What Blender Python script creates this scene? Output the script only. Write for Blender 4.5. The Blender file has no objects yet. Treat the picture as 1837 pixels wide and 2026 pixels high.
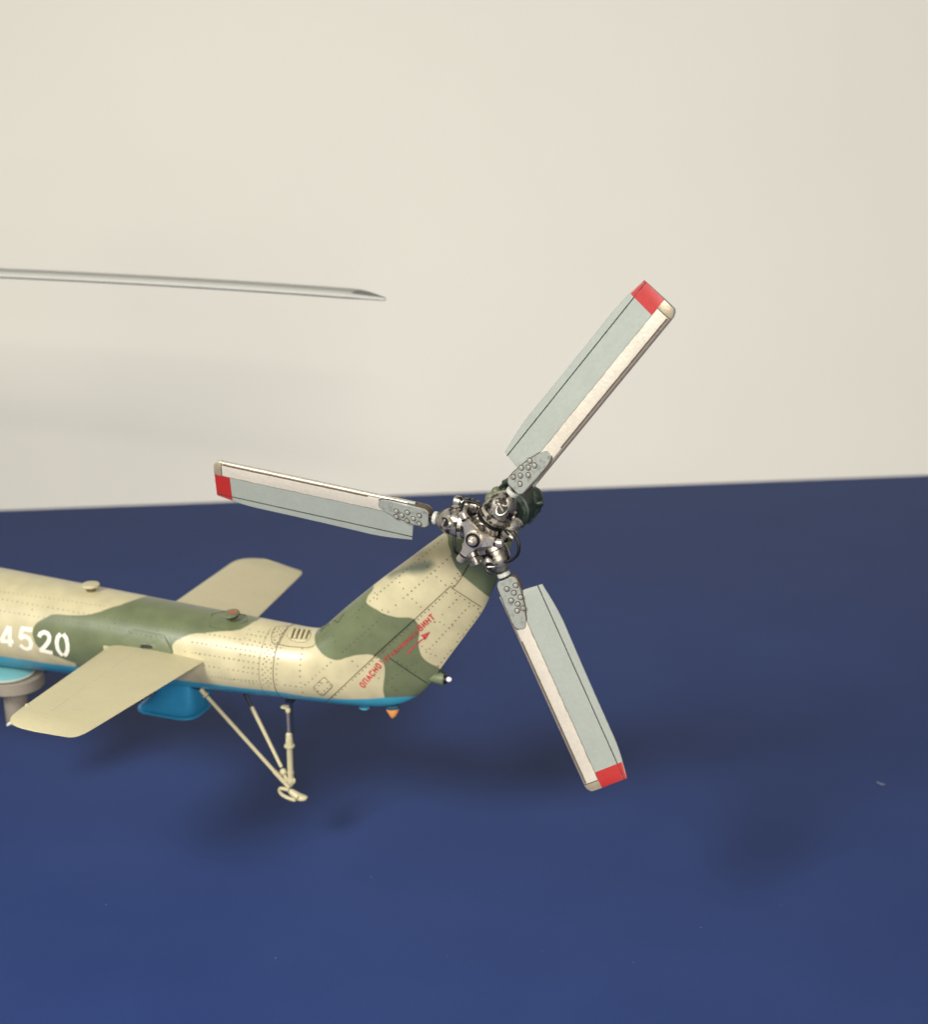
import bpy, math, random
import numpy as np
from mathutils import Vector, Matrix
from mathutils.bvhtree import BVHTree
from mathutils.geometry import tessellate_polygon

# ---------------------------------------------------------------- units: 1 Blender unit = 1 cm of the model
sc = bpy.context.scene
COL = sc.collection
sc.unit_settings.scale_length = 0.01
R = math.radians
random.seed(7)

# ---------------------------------------------------------------- camera
cam_d = bpy.data.cameras.new("camera")
cam = bpy.data.objects.new("camera", cam_d)
COL.objects.link(cam)
sc.camera = cam
cam.location = (9.08, -27.25, 9.16)
cam.rotation_euler = (R(90 - 18.06), 0, R(20.47))
cam_d.sensor_fit = 'HORIZONTAL'
cam_d.sensor_width = 36.0
cam_d.lens = 36.0 * 3000.0 / 1837.0
cam_d.clip_start = 0.5
cam_d.clip_end = 500
cam_d.dof.use_dof = True
cam_d.dof.focus_distance = 27.6
cam_d.dof.aperture_fstop = 0.29

# ---------------------------------------------------------------- world and lamps
world = bpy.data.worlds.new("World")
sc.world = world
world.use_nodes = True
bg = world.node_tree.nodes["Background"]
bg.inputs[0].default_value = (0.86, 0.92, 1.0, 1)
bg.inputs[1].default_value = 0.055

def area(name, loc, target, size, power, colour, size_y=None):
    d = bpy.data.lights.new(name, 'AREA')
    d.energy = power; d.color = colour; d.size = size
    if size_y:
        d.shape = 'RECTANGLE'; d.size_y = size_y
    o = bpy.data.objects.new(name, d)
    COL.objects.link(o)
    o.location = loc
    o.rotation_euler = (Vector(target) - Vector(loc)).to_track_quat('-Z', 'Y').to_euler()
    return o

lamp = area("ceiling_lamp", (-17, -42, 31.5), (2, -8, -9), 15, 14000, (1.0, 0.985, 0.94))
lamp.data.spread = R(105)
area("window_lamp", (52, -120, 60), (10, 18, 2), 24, 97000, (1.0, 0.93, 0.84))
area("low_fill", (85, -105, 14), (2, 30, -2), 42, 74000, (1.0, 0.93, 0.83))  # added low frontal fill that brightens the card wall, not a real window
area("side_lamp", (-90, -62, 52), (-2, 2, -6), 30, 9500, (0.92, 0.99, 1.0))

sc.view_settings.view_transform = 'Standard'
sc.view_settings.look = 'None'
sc.view_settings.exposure = 0.0
sc.view_settings.gamma = 1.0

# ---------------------------------------------------------------- materials
def new_mat(name):
    m = bpy.data.materials.new(name)
    m.use_nodes = True
    return m, m.node_tree, m.node_tree.nodes["Principled BSDF"]

def N(nt, kind, **kw):
    n = nt.nodes.new(kind)
    for k, v in kw.items():
        setattr(n, k, v)
    return n

def noise(nt, scale, detail=4, rough=0.55, vec=None):
    n = N(nt, 'ShaderNodeTexNoise')
    n.inputs['Scale'].default_value = scale
    n.inputs['Detail'].default_value = detail
    n.inputs['Roughness'].default_value = rough
    if vec is None:
        g = N(nt, 'ShaderNodeNewGeometry'); vec = g.outputs['Position']
    nt.links.new(vec, n.inputs['Vector'])
    return n.outputs['Fac']

def ramp(nt, fac, stops):
    n = N(nt, 'ShaderNodeValToRGB')
    e = n.color_ramp.elements
    e[0].position, e[0].color = stops[0][0], (*stops[0][1], 1)
    e[1].position, e[1].color = stops[-1][0], (*stops[-1][1], 1)
    for p, c in stops[1:-1]:
        k = e.new(p); k.color = (*c, 1)
    nt.links.new(fac, n.inputs['Fac'])
    return n.outputs['Color']

def mixc(nt, fac, a, b, mode='MIX'):
    n = N(nt, 'ShaderNodeMix', data_type='RGBA', blend_type=mode)
    for sock, v in ((n.inputs[0], fac), (n.inputs[6], a), (n.inputs[7], b)):
        if isinstance(v, (int, float)): sock.default_value = v
        elif isinstance(v, tuple): sock.default_value = (*v, 1)
        else: nt.links.new(v, sock)
    return n.outputs[2]

def bump(nt, bsdf, h, dist, strength=0.5):
    b = N(nt, 'ShaderNodeBump')
    b.inputs['Distance'].default_value = dist
    b.inputs['Strength'].default_value = strength
    nt.links.new(h, b.inputs['Height'])
    nt.links.new(b.outputs['Normal'], bsdf.inputs['Normal'])

def paint(name, col, rough=0.5, var=0.06, metal=0.0, dirt=None, dirt_scale=3.0, dirt_lo=0.58, dirt_hi=0.75, bmp=0.004, bscale=40):
    m, nt, b = new_mat(name)
    c2 = tuple(max(0, x * (1 - 2.2 * var)) for x in col)
    c1 = tuple(min(1, x * (1 + var)) for x in col)
    c = ramp(nt, noise(nt, 1.6, 5), [(0.3, c2), (0.7, c1)])
    c = mixc(nt, 0.5, c, ramp(nt, noise(nt, 14, 4), [(0.3, c2), (0.7, c1)]))
    if dirt:
        f = ramp(nt, noise(nt, dirt_scale, 6, 0.65), [(dirt_lo, (0, 0, 0)), (dirt_hi, (1, 1, 1))])
        c = mixc(nt, f, c, dirt)
    nt.links.new(c, b.inputs['Base Color'])
    b.inputs['Metallic'].default_value = metal
    rr = N(nt, 'ShaderNodeMapRange')
    rr.inputs['To Min'].default_value = max(0.05, rough - 0.08)
    rr.inputs['To Max'].default_value = min(1, rough + 0.10)
    nt.links.new(noise(nt, 9, 3), rr.inputs['Value'])
    nt.links.new(rr.outputs[0], b.inputs['Roughness'])
    if bmp: bump(nt, b, noise(nt, bscale, 3), bmp, 0.6)
    return m

CREAM = (0.49, 0.437, 0.265)
GREEN = (0.125, 0.148, 0.075)
BLUE = (0.05, 0.32, 0.45)

def camo_material(name):
    """Three-colour scheme: the painted outlines are signed distances stored on the mesh."""
    m, nt, b = new_mat(name)
    def mask(attr, soft, wob):
        a = N(nt, 'ShaderNodeAttribute', attribute_name=attr)
        s = N(nt, 'ShaderNodeMath', operation='SUBTRACT'); s.inputs[1].default_value = 0.5
        nt.links.new(noise(nt, 9, 3), s.inputs[0])
        w = N(nt, 'ShaderNodeMath', operation='MULTIPLY_ADD'); w.inputs[1].default_value = wob
        nt.links.new(s.outputs[0], w.inputs[0]); nt.links.new(a.outputs['Fac'], w.inputs[2])
        r = N(nt, 'ShaderNodeMapRange', interpolation_type='SMOOTHSTEP')
        r.inputs['From Min'].default_value = -soft; r.inputs['From Max'].default_value = soft
        nt.links.new(w.outputs[0], r.inputs['Value'])
        return r.outputs[0]
    def tone(col, v=0.075):
        return ramp(nt, noise(nt, 2.2, 6), [(0.3, tuple(x * (1 - 1.8 * v) for x in col)), (0.72, tuple(x * (1 + v) for x in col))])
    c = mixc(nt, mask('camo', 0.018, 0.02), tone(CREAM), tone(GREEN, 0.10))
    c = mixc(nt, mask('overspray_shade', 0.11, 0.05), c, (0.115, 0.130, 0.095))  # soft green overspray with the rotor blade's cast shadow painted into it
    c = mixc(nt, mask('belly', 0.022, 0.015), c, tone(BLUE, 0.06))
    f = ramp(nt, noise(nt, 30, 5, 0.7), [(0.60, (0, 0, 0)), (0.85, (0.35, 0.35, 0.35))])
    c = mixc(nt, f, c, (0.25, 0.22, 0.15))
    nt.links.new(c, b.inputs['Base Color'])
    b.inputs['Roughness'].default_value = 0.36
    b.inputs['Coat Weight'].default_value = 0.22; b.inputs['Coat Roughness'].default_value = 0.22
    bump(nt, b, noise(nt, 25, 3), 0.003, 0.5)
    return m

M = {}
M['camo'] = camo_material('camouflage_paint')
M['cream'] = paint('cream_paint', CREAM, 0.42, 0.04)
M['green'] = paint('green_paint', GREEN, 0.45, 0.10)
M['dark_green'] = paint('dark_green_paint', (0.021, 0.036, 0.024), 0.45, 0.15, dirt=(0.01, 0.012, 0.01))
M['blue'] = paint('blue_paint', BLUE, 0.38, 0.06)
M['deep_blue'] = paint('deep_blue_paint', (0.022, 0.21, 0.38), 0.35, 0.06)
M['pale_blue'] = paint('pale_blue_paint', (0.16, 0.38, 0.39), 0.35, 0.05)
M['grey_drum'] = paint('grey_tan_paint', (0.26, 0.225, 0.175), 0.55, 0.05)
M['blade'] = paint('grey_green_blade_paint', (0.30, 0.325, 0.285), 0.42, 0.05, dirt=(0.25, 0.25, 0.20), dirt_scale=8, dirt_lo=0.66, dirt_hi=0.9)
M['clamp'] = paint('clamp_paint', (0.26, 0.275, 0.245), 0.42, 0.06, dirt=(0.07, 0.065, 0.05), dirt_scale=9, dirt_lo=0.5, dirt_hi=0.8)
M['strip'] = paint('pale_metal_strip', (0.66, 0.60, 0.495), 0.38, 0.06, metal=0.3, dirt=(0.50, 0.43, 0.32), dirt_scale=9, dirt_lo=0.58, dirt_hi=0.9, bmp=0.01, bscale=18)
M['edge_metal'] = paint('worn_edge_metal', (0.40, 0.34, 0.27), 0.36, 0.10, metal=0.5, dirt=(0.14, 0.10, 0.08), dirt_scale=12)
M['tip_metal'] = paint('aged_tip_metal', (0.42, 0.35, 0.24), 0.38, 0.12, metal=0.4, dirt=(0.16, 0.12, 0.08), dirt_scale=10)
M['red'] = paint('red_paint', (0.37, 0.015, 0.013), 0.5, 0.05)
M['wash'] = paint('dark_panel_wash', (0.085, 0.062, 0.035), 0.7, 0.1, bmp=0)
M['wash_soft'] = paint('brown_panel_wash', (0.13, 0.10, 0.05), 0.7, 0.1, bmp=0)
M['wash_green'] = paint('black_green_wash', (0.016, 0.020, 0.010), 0.7, 0.1, bmp=0)
M['wash_blue'] = paint('navy_panel_wash', (0.012, 0.07, 0.11), 0.7, 0.1, bmp=0)
M['metal'] = paint('oily_hub_metal', (0.45, 0.415, 0.355), 0.37, 0.12, metal=0.8, dirt=(0.02, 0.016, 0.012), dirt_scale=4.5, dirt_lo=0.47, dirt_hi=0.58, bmp=0.015, bscale=12)
M['bright_metal'] = paint('bright_hub_metal', (0.68, 0.61, 0.50), 0.34, 0.10, metal=0.8, dirt=(0.10, 0.075, 0.05), dirt_scale=7, dirt_lo=0.55, dirt_hi=0.75, bmp=0.01, bscale=14)
M['dark_metal'] = paint('dark_hub_metal', (0.06, 0.052, 0.042), 0.35, 0.2, metal=0.7, dirt=(0.4, 0.34, 0.26), dirt_scale=8, dirt_lo=0.64, dirt_hi=0.8, bmp=0.015, bscale=12)
M['black'] = paint('black_rubber', (0.008, 0.008, 0.008), 0.35, 0.1, bmp=0)
M['collar'] = paint('pale_collar', (0.46, 0.46, 0.41), 0.4, 0.08, dirt=(0.1, 0.09, 0.07), dirt_scale=9)
M['dark_strut'] = paint('navy_strut', (0.012, 0.018, 0.035), 0.45, 0.1, bmp=0)
M['grey_strut'] = paint('grey_oleo', (0.25, 0.23, 0.25), 0.25, 0.08, metal=0.4, bmp=0)
M['white'] = paint('white_marking_paint', (0.80, 0.77, 0.64), 0.5, 0.03, bmp=0)
M['red_print'] = paint('red_stencil_print', (0.52, 0.045, 0.050), 0.55, 0.25, dirt=(0.42, 0.16, 0.11), dirt_scale=14, dirt_lo=0.56, dirt_hi=0.8, bmp=0)
M['red_faded'] = paint('faded_red_print', (0.34, 0.055, 0.042), 0.55, 0.25, dirt=(0.16, 0.07, 0.045), dirt_scale=14, dirt_lo=0.50, dirt_hi=0.75, bmp=0)
M['orange'] = paint('orange_beacon_paint', (0.68, 0.27, 0.075), 0.35, 0.05)
M['main_blade'] = paint('main_blade_grey', (0.45, 0.45, 0.41), 0.5, 0.04)
M['main_blade_dark'] = paint('main_blade_dark_grey', (0.34, 0.34, 0.31), 0.45, 0.04)
M['rubber'] = paint('tyre_rubber', (0.02, 0.02, 0.02), 0.7, 0.1)
M['glass_dark'] = paint('dark_glazing', (0.02, 0.03, 0.04), 0.1, 0.05, bmp=0)
m, nt, b = new_mat('clear_lamp_lens')
b.inputs['Base Color'].default_value = (0.80, 0.76, 0.78, 1); b.inputs['Roughness'].default_value = 0.12
b.inputs['Coat Weight'].default_value = 1.0
M['lens'] = m

# floor paper: blue, faint fibres, a few pale specks
m, nt, b = new_mat('blue_backdrop_paper')
c = ramp(nt, noise(nt, 0.35, 3), [(0.3, (0.015, 0.035, 0.134)), (0.7, (0.018, 0.040, 0.146))])
c = mixc(nt, ramp(nt, noise(nt, 18, 5, 0.75), [(0.45, (0, 0, 0)), (0.75, (0.30, 0.30, 0.30))]), c, (0.024, 0.045, 0.135))
v = N(nt, 'ShaderNodeTexVoronoi'); v.inputs['Scale'].default_value = 1.3
g = N(nt, 'ShaderNodeNewGeometry'); nt.links.new(g.outputs['Position'], v.inputs['Vector'])
c = mixc(nt, ramp(nt, v.outputs['Distance'], [(0.012, (0.55, 0.55, 0.55)), (0.03, (0, 0, 0))]), c, (0.26, 0.30, 0.38))
v2 = N(nt, 'ShaderNodeTexVoronoi'); v2.inputs['Scale'].default_value = 3.2
mp = N(nt, 'ShaderNodeMapping'); mp.inputs['Scale'].default_value = (0.45, 1.2, 1.0); mp.inputs['Rotation'].default_value = (0, 0, 0.5)
nt.links.new(g.outputs['Position'], mp.inputs['Vector']); nt.links.new(mp.outputs[0], v2.inputs['Vector'])
sp_ = ramp(nt, v2.outputs['Distance'], [(0.035, (0.5, 0.5, 0.5)), (0.07, (0, 0, 0))])
gate = ramp(nt, noise(nt, 0.9, 3), [(0.55, (0, 0, 0)), (0.68, (1, 1, 1))])
c = mixc(nt, mixc(nt, 1.0, sp_, gate, 'MULTIPLY'), c, (0.10, 0.14, 0.22))
nt.links.new(c, b.inputs['Base Color']); b.inputs['Roughness'].default_value = 0.62
b.inputs['Specular IOR Level'].default_value = 0.22
bump(nt, b, noise(nt, 30, 4), 0.01, 0.35)
M['floor'] = m
m, nt, b = new_mat('off_white_backdrop_card')
c = ramp(nt, noise(nt, 0.12, 3), [(0.3, (0.805, 0.785, 0.705)), (0.7, (0.825, 0.805, 0.725))])
nt.links.new(c, b.inputs['Base Color']); b.inputs['Roughness'].default_value = 0.75
bump(nt, b, noise(nt, 22, 4), 0.006, 0.3)
M['wall'] = m

# ---------------------------------------------------------------- mesh helpers
def frame(axis, up=(0, 0, 1)):
    a = Vector(axis).normalized(); u = Vector(up)
    if abs(a.dot(u.normalized())) > 0.97: u = Vector((1, 0, 0))
    x = u.cross(a).normalized(); y = a.cross(x)
    return x, y, a

class MB:
    def __init__(s): s.v = []; s.f = []
    def add(s, vs, fs):
        k = len(s.v); s.v += [tuple(p) for p in vs]; s.f += [tuple(i + k for i in f) for f in fs]; return s
    def lathe(s, o, axis, prof, n=24, up=(0, 0, 1), sx=1, sy=1):
        """prof: (distance along axis, radius)"""
        x, y, a = frame(axis, up); o = Vector(o); vs = []; fs = []
        for d, r in prof:
            for i in range(n):
                t = 2 * math.pi * i / n
                vs.append(o + a * d + x * (r * sx * math.cos(t)) + y * (r * sy * math.sin(t)))
        for j in range(len(prof) - 1):
            for i in range(n):
                i2 = (i + 1) % n
                fs.append((j * n + i, j * n + i2, (j + 1) * n + i2, (j + 1) * n + i))
        fs.append(tuple(range(n - 1, -1, -1))); fs.append(tuple((len(prof) - 1) * n + i for i in range(n)))
        return s.add(vs, fs)
    def cyl(s, a, b, r, n=20, r2=None, bev=None):
        a = Vector(a); b = Vector(b); L = (b - a).length; r2 = r if r2 is None else r2
        e = min(r, r2, L) * 0.18 if bev is None else bev
        return s.lathe(a, b - a, [(0, max(r - e, r * .3)), (e, r), (L - e, r2), (L, max(r2 - e, r2 * .3))], n)
    def ell(s, o, rx, ry, rz, n=20, m=12):
        vs = []; fs = []
        for j in range(1, m):
            p = math.pi * j / m
            for i in range(n):
                t = 2 * math.pi * i / n
                vs.append((o[0] + rx * math.sin(p) * math.cos(t), o[1] + ry * math.sin(p) * math.sin(t), o[2] + rz * math.cos(p)))
        for j in range(m - 2):
            for i in range(n):
                i2 = (i + 1) % n
                fs.append((j * n + i, (j + 1) * n + i, (j + 1) * n + i2, j * n + i2))
        k = len(vs); vs += [(o[0], o[1], o[2] + rz), (o[0], o[1], o[2] - rz)]
        for i in range(n):
            i2 = (i + 1) % n
            fs.append((k, i, i2)); fs.append((k + 1, (m - 2) * n + i2, (m - 2) * n + i))
        return s.add(vs, fs)
    def tube(s, pts, r, n=10, sub=6, cap=True):
        P = catmull(pts, sub) if len(pts) > 2 else [Vector(p) for p in pts]
        rr = r if isinstance(r, (list, tuple)) else None
        vs = []; fs = []; prev = None
        for k, p in enumerate(P):
            d = (P[min(k + 1, len(P) - 1)] - P[max(k - 1, 0)]).normalized()
            if prev is None: x, y, a = frame(d)
            else:
                x = (prev - d * prev.dot(d)).normalized(); y = d.cross(x)
            prev = x
            ra = r if rr is None else rr[0] + (rr[1] - rr[0]) * k / (len(P) - 1)
            for i in range(n):
                t = 2 * math.pi * i / n
                vs.append(p + x * (ra * math.cos(t)) + y * (ra * math.sin(t)))
        for j in range(len(P) - 1):
            for i in range(n):
                i2 = (i + 1) % n
                fs.append((j * n + i, j * n + i2, (j + 1) * n + i2, (j + 1) * n + i))
        fs.append(tuple(range(n - 1, -1, -1))); fs.append(tuple((len(P) - 1) * n + i for i in range(n)))
        return s.add(vs, fs)
    def prism(s, poly, o, ex, ey, ez, h0, h1, bev=0.0):
        """poly in the (ex, ey) plane at o, extruded along ez from h0 to h1; the h1 rim bevelled"""
        o, ex, ey, ez = map(Vector, (o, ex, ey, ez))
        n = len(poly); cx = sum(p[0] for p in poly) / n; cy = sum(p[1] for p in poly) / n
        def ring(h, inset):
            out = []
            for px, py in poly:
                L = math.hypot(px - cx, py - cy) or 1
                k = max(0.0, 1 - inset / L)
                out.append(o + ex * (cx + (px - cx) * k) + ey * (cy + (py - cy) * k) + ez * h)
            return out
        sg = 1 if h1 > h0 else -1
        rings = [ring(h0, 0), ring(h1 - sg * bev, 0)] + ([ring(h1, bev)] if bev else [])
        vs = [p for r_ in rings for p in r_]; fs = []
        for j in range(len(rings) - 1):
            for i in range(n):
                i2 = (i + 1) % n
                fs.append((j * n + i, j * n + i2, (j + 1) * n + i2, (j + 1) * n + i))
        fs.append(tuple(range(n - 1, -1, -1))); fs.append(tuple((len(rings) - 1) * n + i for i in range(n)))
        return s.add(vs, fs)
    def box(s, c, size, rot=None, bev=0.0):
        hx, hy, hz = (k / 2 for k in size)
        mt = rot or Matrix.Identity(3)
        return s.prism([(-hx, -hy), (hx, -hy), (hx, hy), (-hx, hy)], c, mt @ Vector((1, 0, 0)), mt @ Vector((0, 1, 0)), mt @ Vector((0, 0, 1)), -hz, hz, bev)
    def build(s, name, mat, parent=None, smooth=True, angle=38, label=None, kind=None):
        me = bpy.data.meshes.new(name)
        me.from_pydata(s.v, [], s.f)
        me.validate(); me.update()
        me.materials.append(M[mat] if isinstance(mat, str) else mat)
        if smooth:
            me.shade_smooth()
            me.set_sharp_from_angle(angle=R(angle))
        o = bpy.data.objects.new(name, me)
        COL.objects.link(o)
        if parent: o.parent = parent
        if label: o['label'] = label
        if kind: o['kind'] = kind
        return o

def catmull(pts, sub=6):
    P = [Vector(p) for p in pts]; out = []
    for i in range(len(P) - 1):
        p0 = P[max(i - 1, 0)]; p1 = P[i]; p2 = P[i + 1]; p3 = P[min(i + 2, len(P) - 1)]
        for k in range(sub):
            t = k / sub
            out.append(0.5 * ((2 * p1) + (p2 - p0) * t + (2 * p0 - 5 * p1 + 4 * p2 - p3) * t * t + (3 * p1 - p0 - 3 * p2 + p3) * t ** 3))
    out.append(P[-1]); return out

def rounded(poly, r, n=5):
    """round the corners of a polygon"""
    out = []; m = len(poly)
    for i in range(m):
        p = Vector(poly[i]); a = Vector(poly[i - 1]) - p; b = Vector(poly[(i + 1) % m]) - p
        rr = r[i] if isinstance(r, (list, tuple)) else r
        rr = min(rr, a.length * .49, b.length * .49)
        A = p + a.normalized() * rr; B = p + b.normalized() * rr
        for k in range(n + 1):
            t = k / n
            q = A * (1 - t) ** 2 + p * 2 * t * (1 - t) + B * t * t
            out.append((q.x, q.y))
    return out

# ---------------------------------------------------------------- setting
ZF = -8.95
def grid(nx, ny, fn):
    vs = [fn(i / nx, j / ny) for j in range(ny + 1) for i in range(nx + 1)]
    fs = [(j * (nx + 1) + i, j * (nx + 1) + i + 1, (j + 1) * (nx + 1) + i + 1, (j + 1) * (nx + 1) + i) for j in range(ny) for i in range(nx)]
    return MB().add(vs, fs)
WA = Vector((-27.217, 18.685, ZF)); WD = Vector((0.88493, 0.46572, 0)); WN = Vector((-0.46572, 0.88493, 0))
o = MB().add([tuple(WA + WD * a + WN * b_) for a, b_ in ((-70, -110), (110, -110), (110, 0.6), (-70, 0.6))], [(0, 1, 2, 3)]).build('table_surface', 'floor', smooth=False)
o['kind'] = 'structure'; o['label'] = 'dark blue paper sheet lying under the model'
o = MB().add([tuple(WA + WD * a + Vector((0, 0, 1)) * h) for a, h in ((-70, -2), (110, -2), (110, 75), (-70, 75))], [(3, 2, 1, 0)]).build('backdrop_wall', 'wall', smooth=False)
o['kind'] = 'structure'; o['label'] = 'off-white card wall standing behind the blue sheet'

# ---------------------------------------------------------------- the helicopter
heli = bpy.data.objects.new('model_helicopter', None)
COL.objects.link(heli)
heli.location = (0, 0, 0)
heli['label'] = 'camouflaged scale model helicopter tail with three-bladed tail rotor, number 4520'
heli['category'] = 'model helicopter'

# --- lofted body: each station has an upper and a lower point in side view, half thickness, airfoil weight
def brad(x): return 0.5876 - 0.0431 * x if x > -19 else 0.5876 + 0.0431 * 19
ST = [(x, -4.19 + 0.0045 * x + brad(x), x, -4.19 + 0.0045 * x - brad(x), brad(x), 0.0) for x in (-19, -17, -15, -13, -11, -9.5, -8, -7, -6.2, -5.6)]
ST += [(-5.15, -3.404, -5.15, -5.022, .81, 0), (-4.78, -3.415, -4.70, -5.005, .785, 0.0),
       (-4.47, -3.37, -4.15, -4.995, .735, .05), (-4.23, -3.20, -3.5, -4.975, .665, .15), (-4.02, -3.0, -2.95, -4.915, .60, .3), (-3.78, -2.765, -2.52, -4.785, .55, .5),
       (-3.48, -2.49, -2.10, -4.51, .51, .7), (-3.15, -2.19, -1.82, -4.18, .48, .85), (-2.78, -1.87, -1.62, -3.85, .46, 1), (-2.35, -1.51, -1.36, -3.45, .44, 1),
       (-1.95, -1.17, -1.02, -2.94, .43, 1), (-1.58, -.865, -.655, -2.36, .42, 1), (-1.2, -.56, -.37, -1.67, .41, 1), (-.85, -.30, -.12, -1.0, .40, 1), (-.5, -.05, .16, -.45, .38, 1)]
def station(t):
    i = min(int(t), len(ST) - 2); f = t - i
    p0, p1, p2, p3 = (np.array(ST[max(0, min(len(ST) - 1, k))]) for k in (i - 1, i, i + 1, i + 2))
    return 0.5 * (2 * p1 + (p2 - p0) * f + (2 * p0 - 5 * p1 + 4 * p2 - p3) * f * f + (3 * p1 - p0 - 3 * p2 + p3) * f ** 3)
def naca(c): return max(0.0, (2.969 * math.sqrt(c) - 1.26 * c - 3.516 * c * c + 2.843 * c ** 3 - 0.98 * c ** 4)) 
def section(t, n):
    ux, uz, lx, lz, th, w = station(t); out = []
    for k in range(n):
        ph = 2 * math.pi * k / n; c = (1 - math.cos(ph)) / 2
        circ = 2 * math.sqrt(max(0, c * (1 - c)))
        g = circ * (1 - w) + w * (naca(c) * 0.98 + 0.05 * (1 - (2 * c - 1) ** 8))
        y = th * g * (-1 if ph < math.pi else 1)
        if k == 0 or 2 * k == n: y = 0
        out.append((ux + (lx - ux) * c, y, uz + (lz - uz) * c))
    return out
SPLIT = 10
NS = 128
def loft(t0, t1, m, cap0=False, cap1=False):
    vs = []; fs = []
    for j in range(m + 1): vs += section(t0 + (t1 - t0) * j / m, NS)
    for j in range(m):
        for i in range(NS):
            i2 = (i + 1) % NS
            fs.append((j * NS + i, (j + 1) * NS + i, (j + 1) * NS + i2, j * NS + i2))
    if cap0: fs.append(tuple(range(NS)))
    if cap1: fs.append(tuple(m * NS + i for i in range(NS - 1, -1, -1)))
    return MB().add(vs, fs)
boom_mb = loft(0, SPLIT, 150)
fin_mb = loft(SPLIT, len(ST) - 1, 150, cap1=True)
BV = BVHTree.FromPolygons(boom_mb.v + fin_mb.v, boom_mb.f + [tuple(i + len(boom_mb.v) for i in f) for f in fin_mb.f])
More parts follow.
